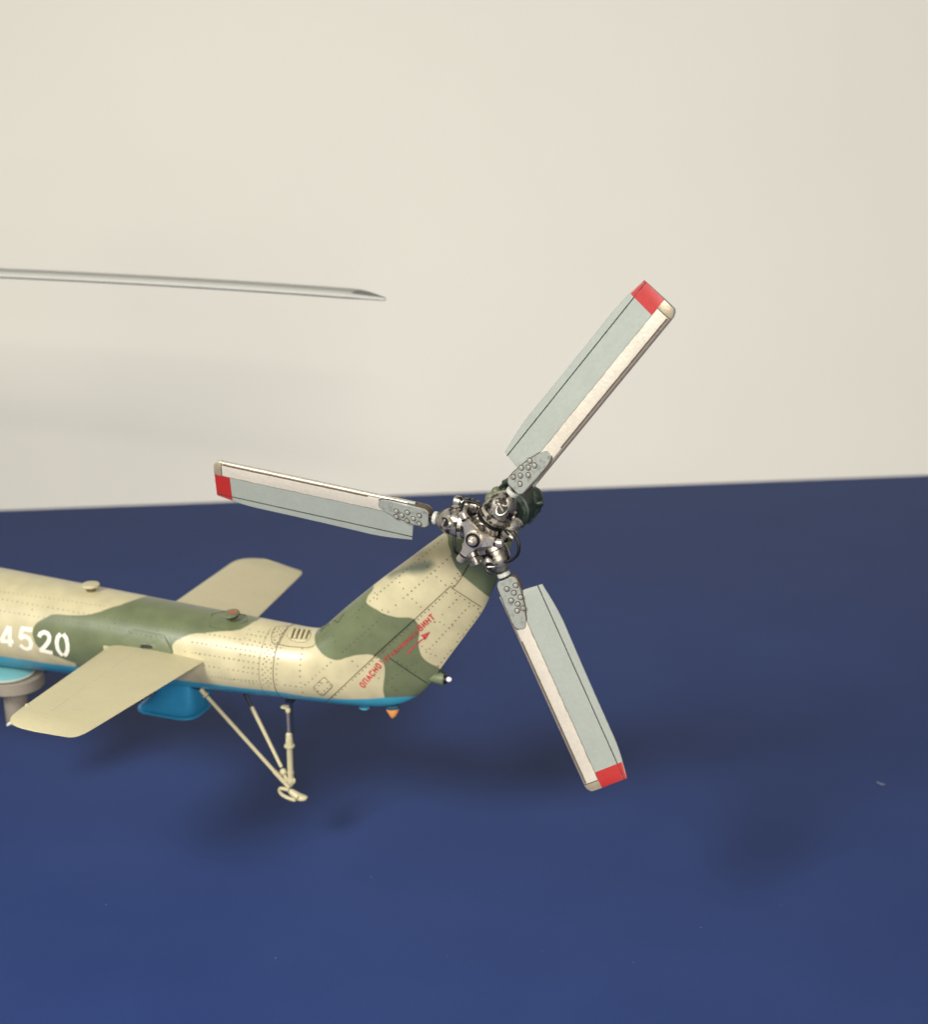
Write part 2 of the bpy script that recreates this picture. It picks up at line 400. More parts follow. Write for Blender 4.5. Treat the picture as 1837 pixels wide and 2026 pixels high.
# markings are laid on along one fixed oblique direction, like a stencil held against the port side
VX, VZ = -0.366, -0.342
VDIR = Vector((VX, 1.0, VZ)).normalized()
def oblique(p): return (p[0] - p[1] * VX, p[2] - p[1] * VZ)
def lay(X, Z, off=0.004):
    o = Vector((X - 6 * VX, -6, Z - 6 * VZ)); h, n, i, d = BV.ray_cast(o, VDIR)
    if h is None: return None, None
    if n.dot(VDIR) > 0: n = -n
    return h + n * off, n
D = {
 'green': [[[-8.765,-3.207],[-8.968,-3.286],[-9.257,-3.425],[-9.541,-3.541],[-9.772,-3.653],[-10.074,-3.756],[-10.483,-3.823],[-10.901,-3.849],[-11.116,-3.954],[-11.365,-4.132],[-11.454,-4.335],[-11.422,-4.539],[-11.323,-4.692],[-11.106,-4.768],[-10.956,-4.839],[-10.739,-4.885],[-10.557,-4.937],[-10.411,-4.995],[-10.579,-5.597],[-9.805,-5.631],[-8.784,-5.311],[-7.95,-4.631],[-7.865,-4.326],[-7.888,-4.158],[-7.755,-4.013],[-7.489,-3.867],[-7.252,-3.795],[-7.206,-3.799],[-6.785,-3.702],[-6.367,-3.624],[-6.168,-3.534],[-5.991,-3.397],[-5.856,-3.27],[-5.619,-2.414],[-8.642,-2.452]],[[-4.408,-3.301],[-4.472,-3.412],[-4.495,-3.502],[-4.467,-3.634],[-4.38,-3.762],[-4.222,-3.884],[-4.043,-3.933],[-3.89,-3.919],[-3.711,-3.836],[-3.507,-3.757],[-3.305,-3.717],[-3.154,-3.704],[-3.006,-3.752],[-2.908,-3.828],[-2.866,-3.95],[-2.87,-4.105],[-2.901,-4.317],[-2.917,-4.503],[-2.896,-4.662],[-2.861,-5.095],[-1.987,-4.948],[-1.23,-4.31],[-1.229,-3.879],[-1.589,-3.86],[-1.675,-3.801],[-1.797,-3.762],[-1.968,-3.664],[-2.063,-3.522],[-2.097,-3.347],[-2.086,-3.144],[-2.067,-2.991],[-2.101,-2.87],[-2.173,-2.779],[-2.295,-2.745],[-2.516,-2.774],[-2.713,-2.764],[-2.862,-2.736],[-3.038,-2.665],[-3.217,-2.596],[-3.265,-2.544],[-3.235,-2.421],[-3.104,-2.179],[-3.468,-2.123],[-4.001,-2.823]],[[-1.49,-0.709],[-1.441,-0.91],[-1.423,-1.047],[-1.375,-1.181],[-1.34,-1.342],[-1.269,-1.499],[-1.174,-1.607],[-1.103,-1.695],[-0.527,-2.102],[-0.143,-2.31],[0.441,-1.845],[0.419,-0.437],[-0.516,-0.081]]],
 'belly': [[[-12.886,-4.753],[-12.076,-4.746],[-10.95,-4.771],[-10.134,-4.753],[-8.572,-4.738],[-6.959,-4.706],[-6.03,-4.688],[-5.104,-4.649],[-4.553,-4.687],[-3.996,-4.693],[-3.442,-4.658],[-3.105,-4.619],[-2.775,-4.57],[-2.387,-4.546],[-2.152,-4.548]]],
 'ring': [[[-4.359,-5.081],[-3.465,-4.131],[-1.378,-1.932]],[[-1.366,-1.967],[-1.008,-2.157],[-0.646,-2.361]],[[-1.378,-1.932],[-1.314,-1.961],[-1.162,-1.75],[-1.055,-1.509]]],
 'ring_dark': [[[-3.105,-3.727],[-2.173,-2.767]],[[-2.806,-3.688],[-2.342,-3.963],[-1.855,-4.253]],[[-1.127,-1.685],[-0.984,-1.418]]],
 'hatch': [[[-4.253,-4.353],[-4.048,-4.537],[-4.322,-4.831],[-4.536,-4.657]]],
 'strip': [[[-5.489,-3.764],[-5.423,-3.797],[-5.287,-3.79],[-5.077,-3.8],[-4.659,-3.769],[-4.514,-3.714],[-4.454,-3.629]]],
 'plate_dots': [[[-5.446,-3.439],[-5.188,-3.391],[-5.166,-3.425],[-5.237,-3.584],[-5.318,-3.787],[-5.423,-3.793],[-5.489,-3.764],[-5.513,-3.674],[-5.507,-3.544]]],
 'vent': [[[-5.105,-3.452],[-4.966,-3.425],[-4.735,-3.418],[-4.603,-3.458],[-4.606,-3.555],[-4.711,-3.661],[-4.878,-3.684],[-5.07,-3.654],[-5.169,-3.575]]],
 'louvre': [[[-5.023,-3.448],[-5.067,-3.645]],[[-4.908,-3.446],[-4.953,-3.636]],[[-4.792,-3.442],[-4.838,-3.626]],[[-4.675,-3.436],[-4.723,-3.615]]],
 'fin_vent': [[[-4.382,-3.323],[-4.179,-3.179],[-4.127,-3.199],[-4.2,-3.329],[-4.342,-3.472]]],
 'fin_tab': [[[-4.066,-3.1],[-3.98,-3.076],[-3.977,-3.11],[-3.909,-3.085],[-3.835,-2.942],[-3.791,-2.887]]],
 'fin_louvre': [[[-4.337,-3.391],[-4.317,-3.3]],[[-4.285,-3.34],[-4.265,-3.253]],[[-4.234,-3.288],[-4.212,-3.206]],[[-4.181,-3.236],[-4.158,-3.157]]],
 'port_plate': [[[-9.195,-4.255],[-8.895,-3.935],[-8.098,-3.957],[-7.877,-4.299],[-7.904,-4.389],[-8.463,-4.441],[-9.089,-4.443]]],
 'slot': [[[-8.756,-4.265],[-8.678,-4.211],[-8.336,-4.186],[-8.257,-4.238],[-8.267,-4.311],[-8.741,-4.358]]],
 'red_words': [],
 'word_danger': [[[-3.369,-4.475],[-3.428,-4.43],[-3.437,-4.4],[-3.42,-4.378],[-3.389,-4.378],[-3.33,-4.423],[-3.321,-4.453],[-3.338,-4.475],[-3.369,-4.475]],[[-3.277,-4.393],[-3.376,-4.319],[-3.332,-4.26],[-3.233,-4.334]],[[-3.205,-4.298],[-3.279,-4.191],[-3.156,-4.231]],[[-3.227,-4.261],[-3.197,-4.22]],[[-3.16,-4.083],[-3.194,-4.078],[-3.214,-4.103],[-3.204,-4.136],[-3.149,-4.177],[-3.114,-4.176],[-3.095,-4.151],[-3.11,-4.119]],[[-3.054,-4.096],[-3.153,-4.023]],[[-3.01,-4.038],[-3.11,-3.965]],[[-3.104,-4.059],[-3.06,-4.001]],[[-2.997,-3.979],[-3.057,-3.936],[-3.066,-3.907],[-3.049,-3.885],[-3.019,-3.885],[-2.959,-3.928],[-2.95,-3.957],[-2.967,-3.979],[-2.997,-3.979]],[[-2.984,-3.798],[-2.92,-3.845]],[[-2.897,-3.862],[-2.885,-3.87]]],
 'word_rotating': [[[-2.816,-3.809],[-2.874,-3.746],[-2.847,-3.72],[-2.83,-3.72],[-2.819,-3.733],[-2.822,-3.752],[-2.846,-3.776]],[[-2.822,-3.752],[-2.8,-3.747],[-2.786,-3.762],[-2.789,-3.782],[-2.816,-3.809]],[[-2.746,-3.739],[-2.804,-3.677],[-2.776,-3.649],[-2.758,-3.648],[-2.743,-3.664],[-2.744,-3.683],[-2.772,-3.711]],[[-2.68,-3.673],[-2.716,-3.588],[-2.636,-3.628]],[[-2.691,-3.645],[-2.663,-3.617]],[[-2.669,-3.542],[-2.611,-3.604],[-2.564,-3.557],[-2.555,-3.566]],[[-2.591,-3.584],[-2.649,-3.522]],[[-2.571,-3.564],[-2.629,-3.502]],[[-2.542,-3.535],[-2.578,-3.45],[-2.498,-3.49]],[[-2.552,-3.506],[-2.524,-3.479]],[[-2.473,-3.466],[-2.531,-3.404]],[[-2.502,-3.435],[-2.487,-3.42]],[[-2.47,-3.439],[-2.505,-3.401],[-2.506,-3.379],[-2.496,-3.369],[-2.475,-3.372],[-2.44,-3.409],[-2.439,-3.431],[-2.448,-3.441],[-2.47,-3.439]],[[-2.462,-3.335],[-2.405,-3.397],[-2.358,-3.35],[-2.349,-3.36]],[[-2.385,-3.377],[-2.443,-3.315]],[[-2.365,-3.358],[-2.423,-3.295]],[[-2.391,-3.264],[-2.333,-3.326],[-2.352,-3.224],[-2.294,-3.287]],[[-2.323,-3.195],[-2.265,-3.258],[-2.283,-3.156],[-2.226,-3.218]],[[-2.322,-3.171],[-2.307,-3.156]],[[-2.202,-3.104],[-2.225,-3.097],[-2.242,-3.115],[-2.241,-3.14],[-2.208,-3.175],[-2.184,-3.177],[-2.167,-3.16],[-2.173,-3.135]],[[-2.09,-3.082],[-2.148,-3.02],[-2.176,-3.049],[-2.176,-3.067],[-2.162,-3.082],[-2.144,-3.083],[-2.116,-3.054]],[[-2.137,-3.075],[-2.128,-3.121]]],
 'word_screw': [[[-2.045,-3.013],[-2.128,-2.924],[-2.093,-2.889],[-2.069,-2.891],[-2.052,-2.909],[-2.056,-2.935],[-2.088,-2.967]],[[-2.056,-2.935],[-2.026,-2.929],[-2.006,-2.95],[-2.01,-2.978],[-2.045,-3.013]],[[-2.039,-2.836],[-1.957,-2.925],[-1.986,-2.783],[-1.904,-2.871]],[[-1.867,-2.835],[-1.95,-2.746]],[[-1.814,-2.782],[-1.897,-2.693]],[[-1.909,-2.79],[-1.856,-2.738]],[[-1.866,-2.662],[-1.802,-2.599]],[[-1.834,-2.631],[-1.752,-2.719]]],
 'arrow_shaft': [[[-2.362,-3.582],[-2.23,-3.432],[-2.018,-3.202]]],
 'arrow_head': [[[-1.838,-3.001],[-1.932,-3.185],[-2.0,-3.212],[-1.999,-3.136],[-2.06,-3.118]]],
 'd4': [[[-12.053,-4.294],[-12.079,-4.782]],[[-12.077,-4.297],[-12.182,-4.471],[-12.314,-4.679]],[[-12.332,-4.682],[-11.974,-4.644]]],
 'd5': [[[-11.754,-4.295],[-11.456,-4.294]],[[-11.73,-4.303],[-11.786,-4.544]],[[-11.799,-4.54],[-11.666,-4.468],[-11.551,-4.505],[-11.5,-4.611],[-11.542,-4.737],[-11.642,-4.779],[-11.721,-4.763],[-11.805,-4.698]]],
 'd2': [[[-11.285,-4.436],[-11.248,-4.352],[-11.148,-4.301],[-11.056,-4.32],[-11.009,-4.392],[-11.034,-4.501],[-11.132,-4.628],[-11.284,-4.765]],[[-11.306,-4.757],[-10.961,-4.772]]],
 'd0': [[[-10.712,-4.283],[-10.797,-4.373],[-10.827,-4.514],[-10.813,-4.663],[-10.766,-4.743],[-10.707,-4.806]],[[-10.65,-4.279],[-10.573,-4.362],[-10.546,-4.517],[-10.558,-4.647],[-10.605,-4.741],[-10.667,-4.803]]],
 'rivets': [[[-1.569,-0.974,25,1.25],[-3.605,-2.912]],[[-1.363,-1.286,29,1.25],[-3.819,-3.732]],[[-1.468,-2.096,34,1.15],[-4.084,-4.84]],[[-2.502,-2.009,2,1.0],[-2.422,-2.129]],[[-2.317,-2.247,4,1.0],[-2.035,-2.478]],[[-3.067,-2.322,4,0.9],[-2.904,-2.662]],[[-1.677,-1.772,3,0.9],[-1.486,-1.926]],[[-1.276,-2.073,6,1.1],[-0.779,-2.372]],[[-1.248,-2.222,6,1.1],[-1.649,-2.677]],[[-0.984,-2.339,13,1.2],[-1.853,-3.4]],[[-0.747,-2.464,14,1.1],[-1.67,-3.788]],[[-1.408,-2.887,4,1.0],[-1.118,-3.033]],[[-1.735,-2.775,2,1.0],[-1.626,-2.762]],[[-2.024,-3.364,2,1.0],[-1.934,-3.43]],[[-1.928,-3.498,3,1.0],[-1.728,-3.542]],[[-2.572,-3.773,5,1.3],[-2.182,-3.979]],[[-2.141,-3.747,7,1.1],[-2.815,-4.267]],[[-2.817,-4.333,3,1.2],[-2.622,-4.46]],[[-3.006,-4.218,2,1],[-3.345,-3.089]],[[-2.954,-3.657,4,1.2],[-2.857,-3.55]],[[-4.094,-4.002,8,0.9],[-4.702,-4.606]],[[-1.226,-1.644,3,1.0],[-1.354,-1.874]],[[-1.186,-1.697,3,1.0],[-1.306,-1.919]],[[-1.943,-1.48,2,1.4],[-1.876,-1.582]],[[-3.598,-3.908,2,1],[-3.482,-4.006]],[[-3.474,-2.914,2,0.9],[-4.045,-3.42]],[[-1.347,-2.817,2,1.0],[-1.529,-2.813]],[[-3.166,-3.272,2,0.9],[-3.986,-3.531]],[[-4.767,-3.803,3,1.3],[-4.796,-4.036]],[[-4.806,-4.165,3,1.2],[-4.813,-4.432]],[[-4.804,-4.559,3,1],[-4.777,-4.792]],[[-5.296,-4.682,5,0.9],[-4.797,-4.674]],[[-5.271,-3.858,4,1.1],[-5.346,-4.211]],[[-5.359,-4.333,4,1.0],[-5.375,-4.694]],[[-5.398,-3.847,4,1.1],[-5.478,-4.202]],[[-5.493,-4.328,4,1.1],[-5.507,-4.693]],[[-5.482,-3.896,4,1.1],[-5.555,-4.267]],[[-5.564,-4.393,4,1.0],[-5.572,-4.77]],[[-5.565,-3.959,4,1.1],[-5.621,-4.327]],[[-5.633,-4.461,3,1.0],[-5.623,-4.701]],[[-5.64,-4.018,4,1.1],[-5.696,-4.392]],[[-5.701,-4.516,3,1.0],[-5.696,-4.745]],[[-7.11,-3.787,8,1],[-6.254,-3.808]],[[-6.139,-3.77,6,1.1],[-5.529,-3.836]],[[-7.396,-4.014,15,1.1],[-5.752,-4.016]],[[-7.313,-4.252,14,1],[-5.794,-4.268]],[[-7.103,-4.505,12,0.8],[-5.815,-4.519]],[[-6.177,-3.89,6,1],[-5.605,-3.89]],[[-6.223,-4.13,5,1],[-5.778,-4.137]],[[-6.145,-4.404,4,0.9],[-5.81,-4.395]],[[-6.056,-3.566,5,1],[-5.605,-3.593]],[[-6.1,-3.665,5,1],[-5.66,-3.683]],[[-6.391,-4.725,8,0.7],[-5.77,-4.692]],[[-6.329,-4.748,6,0.7],[-5.831,-4.761]],[[-6.93,-4.744,8,0.5],[-6.414,-4.744]],[[-5.453,-3.498,4,1.1],[-5.208,-3.425]],[[-5.473,-3.558,4,1.1],[-5.246,-3.477]],[[-5.459,-3.654,4,1.1],[-5.275,-3.543]],[[-5.431,-3.71,3,1.1],[-5.33,-3.595]],[[-5.368,-3.752,2,1.1],[-5.312,-3.648]],[[-4.546,-4.591,1,0.8],[-4.788,-4.801]],[[-12.309,-3.692,38,0.8],[-7.344,-3.793]],[[-12.335,-3.955,37,0.75],[-7.694,-3.997]],[[-11.492,-3.823,4,1.0],[-8.276,-3.87]],[[-12.416,-3.528,24,0.4],[-9.675,-3.517]],[[-8.904,-4.023,7,1],[-8.14,-4.03]],[[-8.057,-4.167,2,1.1],[-7.948,-4.28]],[[-7.564,-4.254,3,0.6],[-7.228,-4.264]],[[-4.36,-4.493,2,1],[-4.241,-4.382]],[[-4.176,-4.461,2,1],[-4.113,-4.525]],[[-4.457,-4.646,2,1],[-4.384,-4.575]],[[-4.41,-4.707,2,1],[-4.33,-4.756]],[[-4.26,-4.678,2,1],[-4.192,-4.602]],[[-4.314,-4.5,1,1],[-4.179,-4.404]]],
 'overspray_shade': [[[-2.799,-1.906],[-2.704,-1.801],[-2.442,-1.66],[-2.241,-1.547],[-1.992,-1.452],[-1.796,-1.436],[-1.724,-1.509],[-1.796,-1.626],[-1.967,-1.72],[-2.187,-1.762],[-2.387,-1.767],[-2.563,-1.853],[-2.715,-1.936]]],
}
# ---------------------------------------------------------------- paint outlines as signed distances on the body
def sdf(poly, P):
    poly = np.array(poly); a = poly; b = np.roll(poly, -1, 0)
    x = P[:, None, :]; ab = b - a
    t = np.clip(((x - a) * ab).sum(2) / np.maximum((ab * ab).sum(1), 1e-9), 0, 1)
    d = np.sqrt((((a + t[..., None] * ab) - x) ** 2).sum(2)).min(1)
    ins = np.zeros(len(P), bool)
    for (x1, y1), (x2, y2) in zip(a, b):
        if y1 == y2: continue
        c = ((y1 > P[:, 1]) != (y2 > P[:, 1])) & (P[:, 0] < (x2 - x1) * (P[:, 1] - y1) / (y2 - y1) + x1)
        ins ^= c
    return np.where(ins, d, -d)
def smooth_poly(p):
    return [tuple(q[:2]) for q in catmull([(x, y, 0) for x, y in p] + [(p[0][0], p[0][1], 0)], 4)[:-1]]
GREENS = [smooth_poly(p) for p in D['green']]
BX = np.array([p[0] for p in D['belly'][0]]); BZ = np.array([p[1] for p in D['belly'][0]])
OVER_SHADE = [tuple(p) for p in D['overspray_shade'][0]]
def store(o):
    me = o.data; V = np.empty(len(me.vertices) * 3, np.float32); me.vertices.foreach_get('co', V); V = V.reshape(-1, 3).astype(float)
    P = np.stack([V[:, 0] - V[:, 1] * VX, V[:, 2] - V[:, 1] * VZ], 1)
    g = np.full(len(P), -9.0)
    for poly in GREENS: g = np.maximum(g, sdf(poly, P))
    for nm, arr in (('camo', g), ('overspray_shade', sdf(OVER_SHADE, P) if o.name == 'tail_fin' else np.full(len(P), -9.0)), ('belly', np.interp(V[:, 0], BX, BZ) - V[:, 2])):
        at = me.attributes.new(nm, 'FLOAT', 'POINT'); at.data.foreach_set('value', arr.astype(np.float32))
boom = boom_mb.build('tail_boom', 'camo', heli, angle=60); store(boom)
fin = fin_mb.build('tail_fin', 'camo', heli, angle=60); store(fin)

# ---------------------------------------------------------------- things laid on the skin
def resample(pts, step, closed=False):
    P = [Vector((p[0], p[1])) for p in pts]
    if closed: P.append(P[0])
    out = []
    for a, b in zip(P, P[1:]):
        n = max(1, int((b - a).length / step))
        out += [a + (b - a) * k / n for k in range(n)]
    out.append(P[-1]); return out
def ribbon(mb, pts, w, off=0.004, closed=False, step=0.035, taper=None):
    P = resample(pts, step, closed); vs = []; fs = []; last = None
    for i, p in enumerate(P):
        if closed: a = P[(i - 1) % (len(P) - 1)]; b = P[(i + 1) % (len(P) - 1)]
        else: a = P[max(0, i - 1)]; b = P[min(len(P) - 1, i + 1)]
        h, n = lay(p.x, p.y, off)
        ha, _ = lay(a.x, a.y, off); hb, _ = lay(b.x, b.y, off)
        if h is None or ha is None or hb is None or (hb - ha).length > 1.0: last = None; continue
        t = (hb - ha)
        if t.length < 1e-6: continue
        s = n.cross(t.normalized()).normalized() * (w / 2)
        k = len(vs); vs += [h + s, h - s]
        if last is not None: fs.append((last, last + 1, k + 1, k))
        last = k
    return mb.add(vs, fs)
def strokes(lines, w, off=0.006):
    mb = MB()
    for i, l in enumerate(lines): ribbon(mb, l, w, off + 0.0006 * (i % 5))
    return mb
def patch(poly, h0, h1, rings=7, step=0.05, bev=0.012):
    """a raised plate that follows the skin under it"""
    P = resample(poly, step, True)[:-1]; n = len(P)
    c = sum(P, Vector((0, 0))) / n; vs = []; fs = []
    hc, _ = lay(c.x, c.y, h1); vs.append(hc)
    for j in range(1, rings + 1):
        k = j / rings
        for p in P:
            q = c + (p - c) * k
            h, _n = lay(q.x, q.y, h1 if j < rings else h1 - bev * .6)
            if h is None: h = Vector((q.x, 0, q.y))
            vs.append(h)
    for p in P:
        q = c + (p - c) * (1 + bev); h, _n = lay(q.x, q.y, h0)
        if h is None: h = Vector((q.x, 0, q.y))
        vs.append(h)
    for i in range(n): fs.append((0, 1 + i, 1 + (i + 1) % n))
    for j in range(rings):
        for i in range(n):
            i2 = (i + 1) % n; a = 1 + j * n
            fs.append((a + i, a + n + i, a + n + i2, a + i2))
    return MB().add(vs, fs)

# seams
def ring_at(x, w, a0=-100, a1=170, off=0.004):
    mb = MB(); vs = []; fs = []
    n = 90; cz = -4.19 + 0.0045 * x
    for k in range(n + 1):
        a = R(a0 + (a1 - a0) * k / n); d = Vector((0, -math.cos(a), math.sin(a)))
        for e in (-w / 2, w / 2):
            o = Vector((x + e, 0, cz)) + d * 4
            h, nn, i, dd = BV.ray_cast(o, -d); vs.append(h + d * off)
        if k: fs.append((2 * k - 2, 2 * k - 1, 2 * k + 1, 2 * k))
    return mb.add(vs, fs)
XR = ST[SPLIT][0]
ring_at(XR, 0.021).build('panel_seam', 'wash_soft', boom)
ring_at(XR - 0.33, 0.010, -80, 75).build('panel_seam', 'wash_soft', boom)
for l in D['ring']: ribbon(MB(), l, 0.020).build('panel_seam', 'wash_soft', fin)
for l in D['ring_dark']: ribbon(MB(), l, 0.024, 0.006).build('panel_seam', 'wash_green', fin)
# access hatch: raised rounded plate, dark groove round it
H = rounded([tuple(p) for p in D['hatch'][0]], 0.07)
ht = patch(H, 0.0, 0.008).build('access_hatch', 'cream', fin)
ribbon(MB(), H, 0.014, 0.006, True).build('hatch_seam', 'wash_soft', ht)
# spine fairing patch and louvred vent
ribbon(MB(), D['plate_dots'][0], 0.013, 0.005, True).build('doubler_seam', 'wash_soft', boom)
ribbon(MB(), D['strip'][0], 0.016, 0.005).build('fairing_seam', 'wash_soft', fin)
V_ = rounded([tuple(p) for p in D['vent'][0]], 0.05)
vent = patch(V_, 0.0, 0.020).build('vent_cover', 'cream', fin)
ribbon(MB(), V_, 0.016, 0.007, True).build('vent_seam', 'wash_soft', vent)
for l in D['louvre']:
    a, b = Vector(l[0][:2]), Vector(l[1][:2]); s = Vector((0.024, 0.004))
    patch([a - s, b - s, b + s, a + s], 0.018, 0.07, 3, 0.05).build('louvre', 'cream', vent)
    ribbon(MB(), [a + s * 1.7, b + s * 1.7], 0.026, 0.023).build('louvre_slot', 'wash_soft', vent)
fv = patch(rounded([tuple(p) for p in D['fin_vent'][0]], 0.03), 0.0, 0.018, 4).build('vent_cover', 'green', fin)
for l in D['fin_louvre']: ribbon(MB(), l, 0.016, 0.021).build('louvre_slot', 'wash_green', fv)
ribbon(MB(), D['fin_tab'][0], 0.014, 0.006).build('fin_tab_seam', 'wash_green', fin)

HP = np.array(H)
def in_hatch(X, Zc): return sdf(H, np.array([(X, Zc)]))[0] > 0
# rivets: shallow dark-washed dimples, one mesh for each side of the joint
def rivets(rows, r=0.0155):
    mb = {'boom': MB(), 'fin': MB()}
    for (x0, z0, n, s), (x1, z1) in rows:
        n = int(n)
        for k in range(n):
            t = k / (n - 1) if n > 1 else 0
            if random.random() < 0.03: continue
            X = x0 + (x1 - x0) * t + random.gauss(0, .003); Zc = z0 + (z1 - z0) * t + random.gauss(0, .003)
            h, nn = lay(X, Zc, 0.011 if in_hatch(X, Zc) else 0.003)
            if h is None: continue
            ex, ey, ez = frame(nn); rr = r * (0.75 + 0.3 * s) * random.uniform(.85, 1.15)
            vs = [h - nn * 0.002] + [h + ex * rr * math.cos(i * math.pi / 3) + ey * rr * math.sin(i * math.pi / 3) for i in range(6)]
            mb['boom' if h.x < XR else 'fin'].add(vs, [(0, 1 + i, 1 + (i + 1) % 6) for i in range(6)])
    return mb
rv = rivets([r_ for r_ in D['rivets'] if r_[0][3] > .85])
for k, par in (('boom', boom), ('fin', fin)): rv[k].build('rivet_rows', 'wash', par, kind='stuff')
rv = rivets([r_ for r_ in D['rivets'] if r_[0][3] <= .85])
rv['boom'].build('faint_rivet_rows', 'wash_soft', boom, kind='stuff')

# markings
for nm in ('d4', 'd5', 'd2', 'd0'):
    strokes(D[nm], 0.100).build('number_digit', 'white', boom, label='white stencilled digit ' + nm[1])
strokes(D['word_danger'], 0.033).build('warning_word', 'red_print', fin, label='red stencilled word ОПАСНО!')
strokes(D['word_rotating'], 0.026).build('warning_word', 'red_faded', fin, label='faded red stencilled word ВРАЩАЮЩИЙСЯ')
strokes(D['word_screw'], 0.032).build('warning_word', 'red_print', fin, label='red stencilled word ВИНТ')
ar = strokes(D['arrow_shaft'], 0.030)
ah = D['arrow_head'][0]
vs = [lay(p[0], p[1], 0.009)[0] for p in ah]
ar.add(vs, [(0, 1, 2), (0, 2, 3), (0, 3, 4)])
ar.build('warning_arrow', 'red_print', fin)

# ---------------------------------------------------------------- fittings on the boom
d = MB().lathe((-10.12, -0.05, -3.165), (0, 0, 1), [(-.1, .09), (.03, .09), (.05, .17), (.06, .20), (.095, .205), (.115, .19), (.125, .13), (.128, .01)], 32).build('disc_antenna', 'cream', boom)
MB().lathe((-10.12, -0.05, -3.165), (0, 0, 1), [(-.1, .105), (.035, .105), (.045, .1)], 24).build('antenna_neck', 'wash_soft', d)
# hexagonal base with the round anti-collision blister, a worn red spot on it
hexp = rounded([(-6.84, -0.47), (-6.98, -0.12), (-6.82, 0.22), (-6.30, 0.20), (-6.12, -0.10), (-6.37, -0.47)], .03, 3)
SPECK = (-18.18, 16.76); LINT = (6.97, 7.99)
def top_patch(poly, h):
    vs = []; fs = []; n = len(poly); cx = sum(p[0] for p in poly) / n; cy = sum(p[1] for p in poly) / n
    rings = [0.25, 0.5, 0.75, 0.97, 1.0, 1.01]
    for q in rings:
        for px, py in poly:
            x = cx + (px - cx) * q; y = cy + (py - cy) * q
            hh, nn, i, dd = BV.ray_cast(Vector((x, y, 3)), Vector((0, 0, -1)))
            vs.append(hh + nn * (h if q < .99 else (h - .012 if q < 1.005 else -0.02)))
    hh, nn, i, dd = BV.ray_cast(Vector((cx, cy, 3)), Vector((0, 0, -1))); vs.append(hh + nn * h)
    for j in range(len(rings) - 1):
        for i in range(n):
            i2 = (i + 1) % n; fs.append((j * n + i, (j + 1) * n + i, (j + 1) * n + i2, j * n + i2))
    for i in range(n): fs.append((len(vs) - 1, i, (i + 1) % n))
    return MB().add(vs, fs)
bp = top_patch(hexp, 0.07).build('beacon_base', 'green', boom)
bc = MB().lathe((-6.46, -0.16, -3.305), (0.0, -0.10, 1), [(0, .13), (.05, .13), (.06, .19), (.085, .215), (.10, .205), (.112, .17), (.118, .01)], 32, sx=1.0, sy=.85).build('beacon_housing', 'green', bp)
MB().lathe((-6.46, -0.16, -3.305), (0.0, -0.10, 1), [(.02, .15), (.062, .17), (.07, .15)], 24).build('beacon_shadow_gap', 'wash_green', bc)
def disc_fan(c, ax, r, pts, n=22, jag=.25):
    x, y, a = frame(ax); vs = [Vector(c)]
    for i in range(n):
        t = 2 * math.pi * i / n; q = r * (1 + random.uniform(-jag, jag))
        vs.append(Vector(c) + x * q * math.cos(t) * pts[0] + y * q * math.sin(t) * pts[1])
    return MB().add(vs, [(0, 1 + i, 1 + (i + 1) % n) for i in range(n)])
disc_fan((-6.43, -0.15, -3.184), (0, -.10, 1), .085, (1.0, 1.25)).build('beacon_lens', paint('worn_red_lens', (0.36, 0.10, 0.065), .5, .15, dirt=(0.2, .16, .09), dirt_scale=12, bmp=0), bc)

# stabiliser root plate and its slot, port side
pp = patch(rounded([tuple(p) for p in D['port_plate'][0]], .05), 0.0, 0.034, 6).build('root_plate', 'green', boom)
ribbon(MB(), rounded([tuple(p) for p in D['port_plate'][0]], .05), 0.014, 0.006, True).build('plate_seam', 'wash_green', pp)
rp = MB()
for t in range(7):
    X = -8.22 + .155 * t
for (x0, z0, n, s), (x1, z1) in [r_ for r_ in D['rivets'] if r_[0][2] == 7 and abs(r_[0][3] - 1) < .01]:
    for k in range(7):
        h, nn = lay(x0 + (x1 - x0) * k / 6, z0 + (z1 - z0) * k / 6, 0.037)
        if h is None: continue
        ex, ey, ez = frame(nn); rp.add([h] + [h + ex * .012 * math.cos(i * math.pi / 3) + ey * .012 * math.sin(i * math.pi / 3) for i in range(6)], [(0, 1 + i, 1 + (i + 1) % 6) for i in range(6)])
rp.build('plate_rivets', 'wash_green', pp, kind='stuff')
sl = rounded([tuple(p) for p in D['slot'][0]], .05)
patch(sl, 0.015, 0.045, 5).build('slot_rim', 'green', pp)
patch([tuple(Vector(p) * .72 + sum((Vector(q) for q in sl), Vector((0, 0))) / len(sl) * .28) for p in sl], 0.040, 0.048, 4).build('slot_opening', 'wash_green', pp)

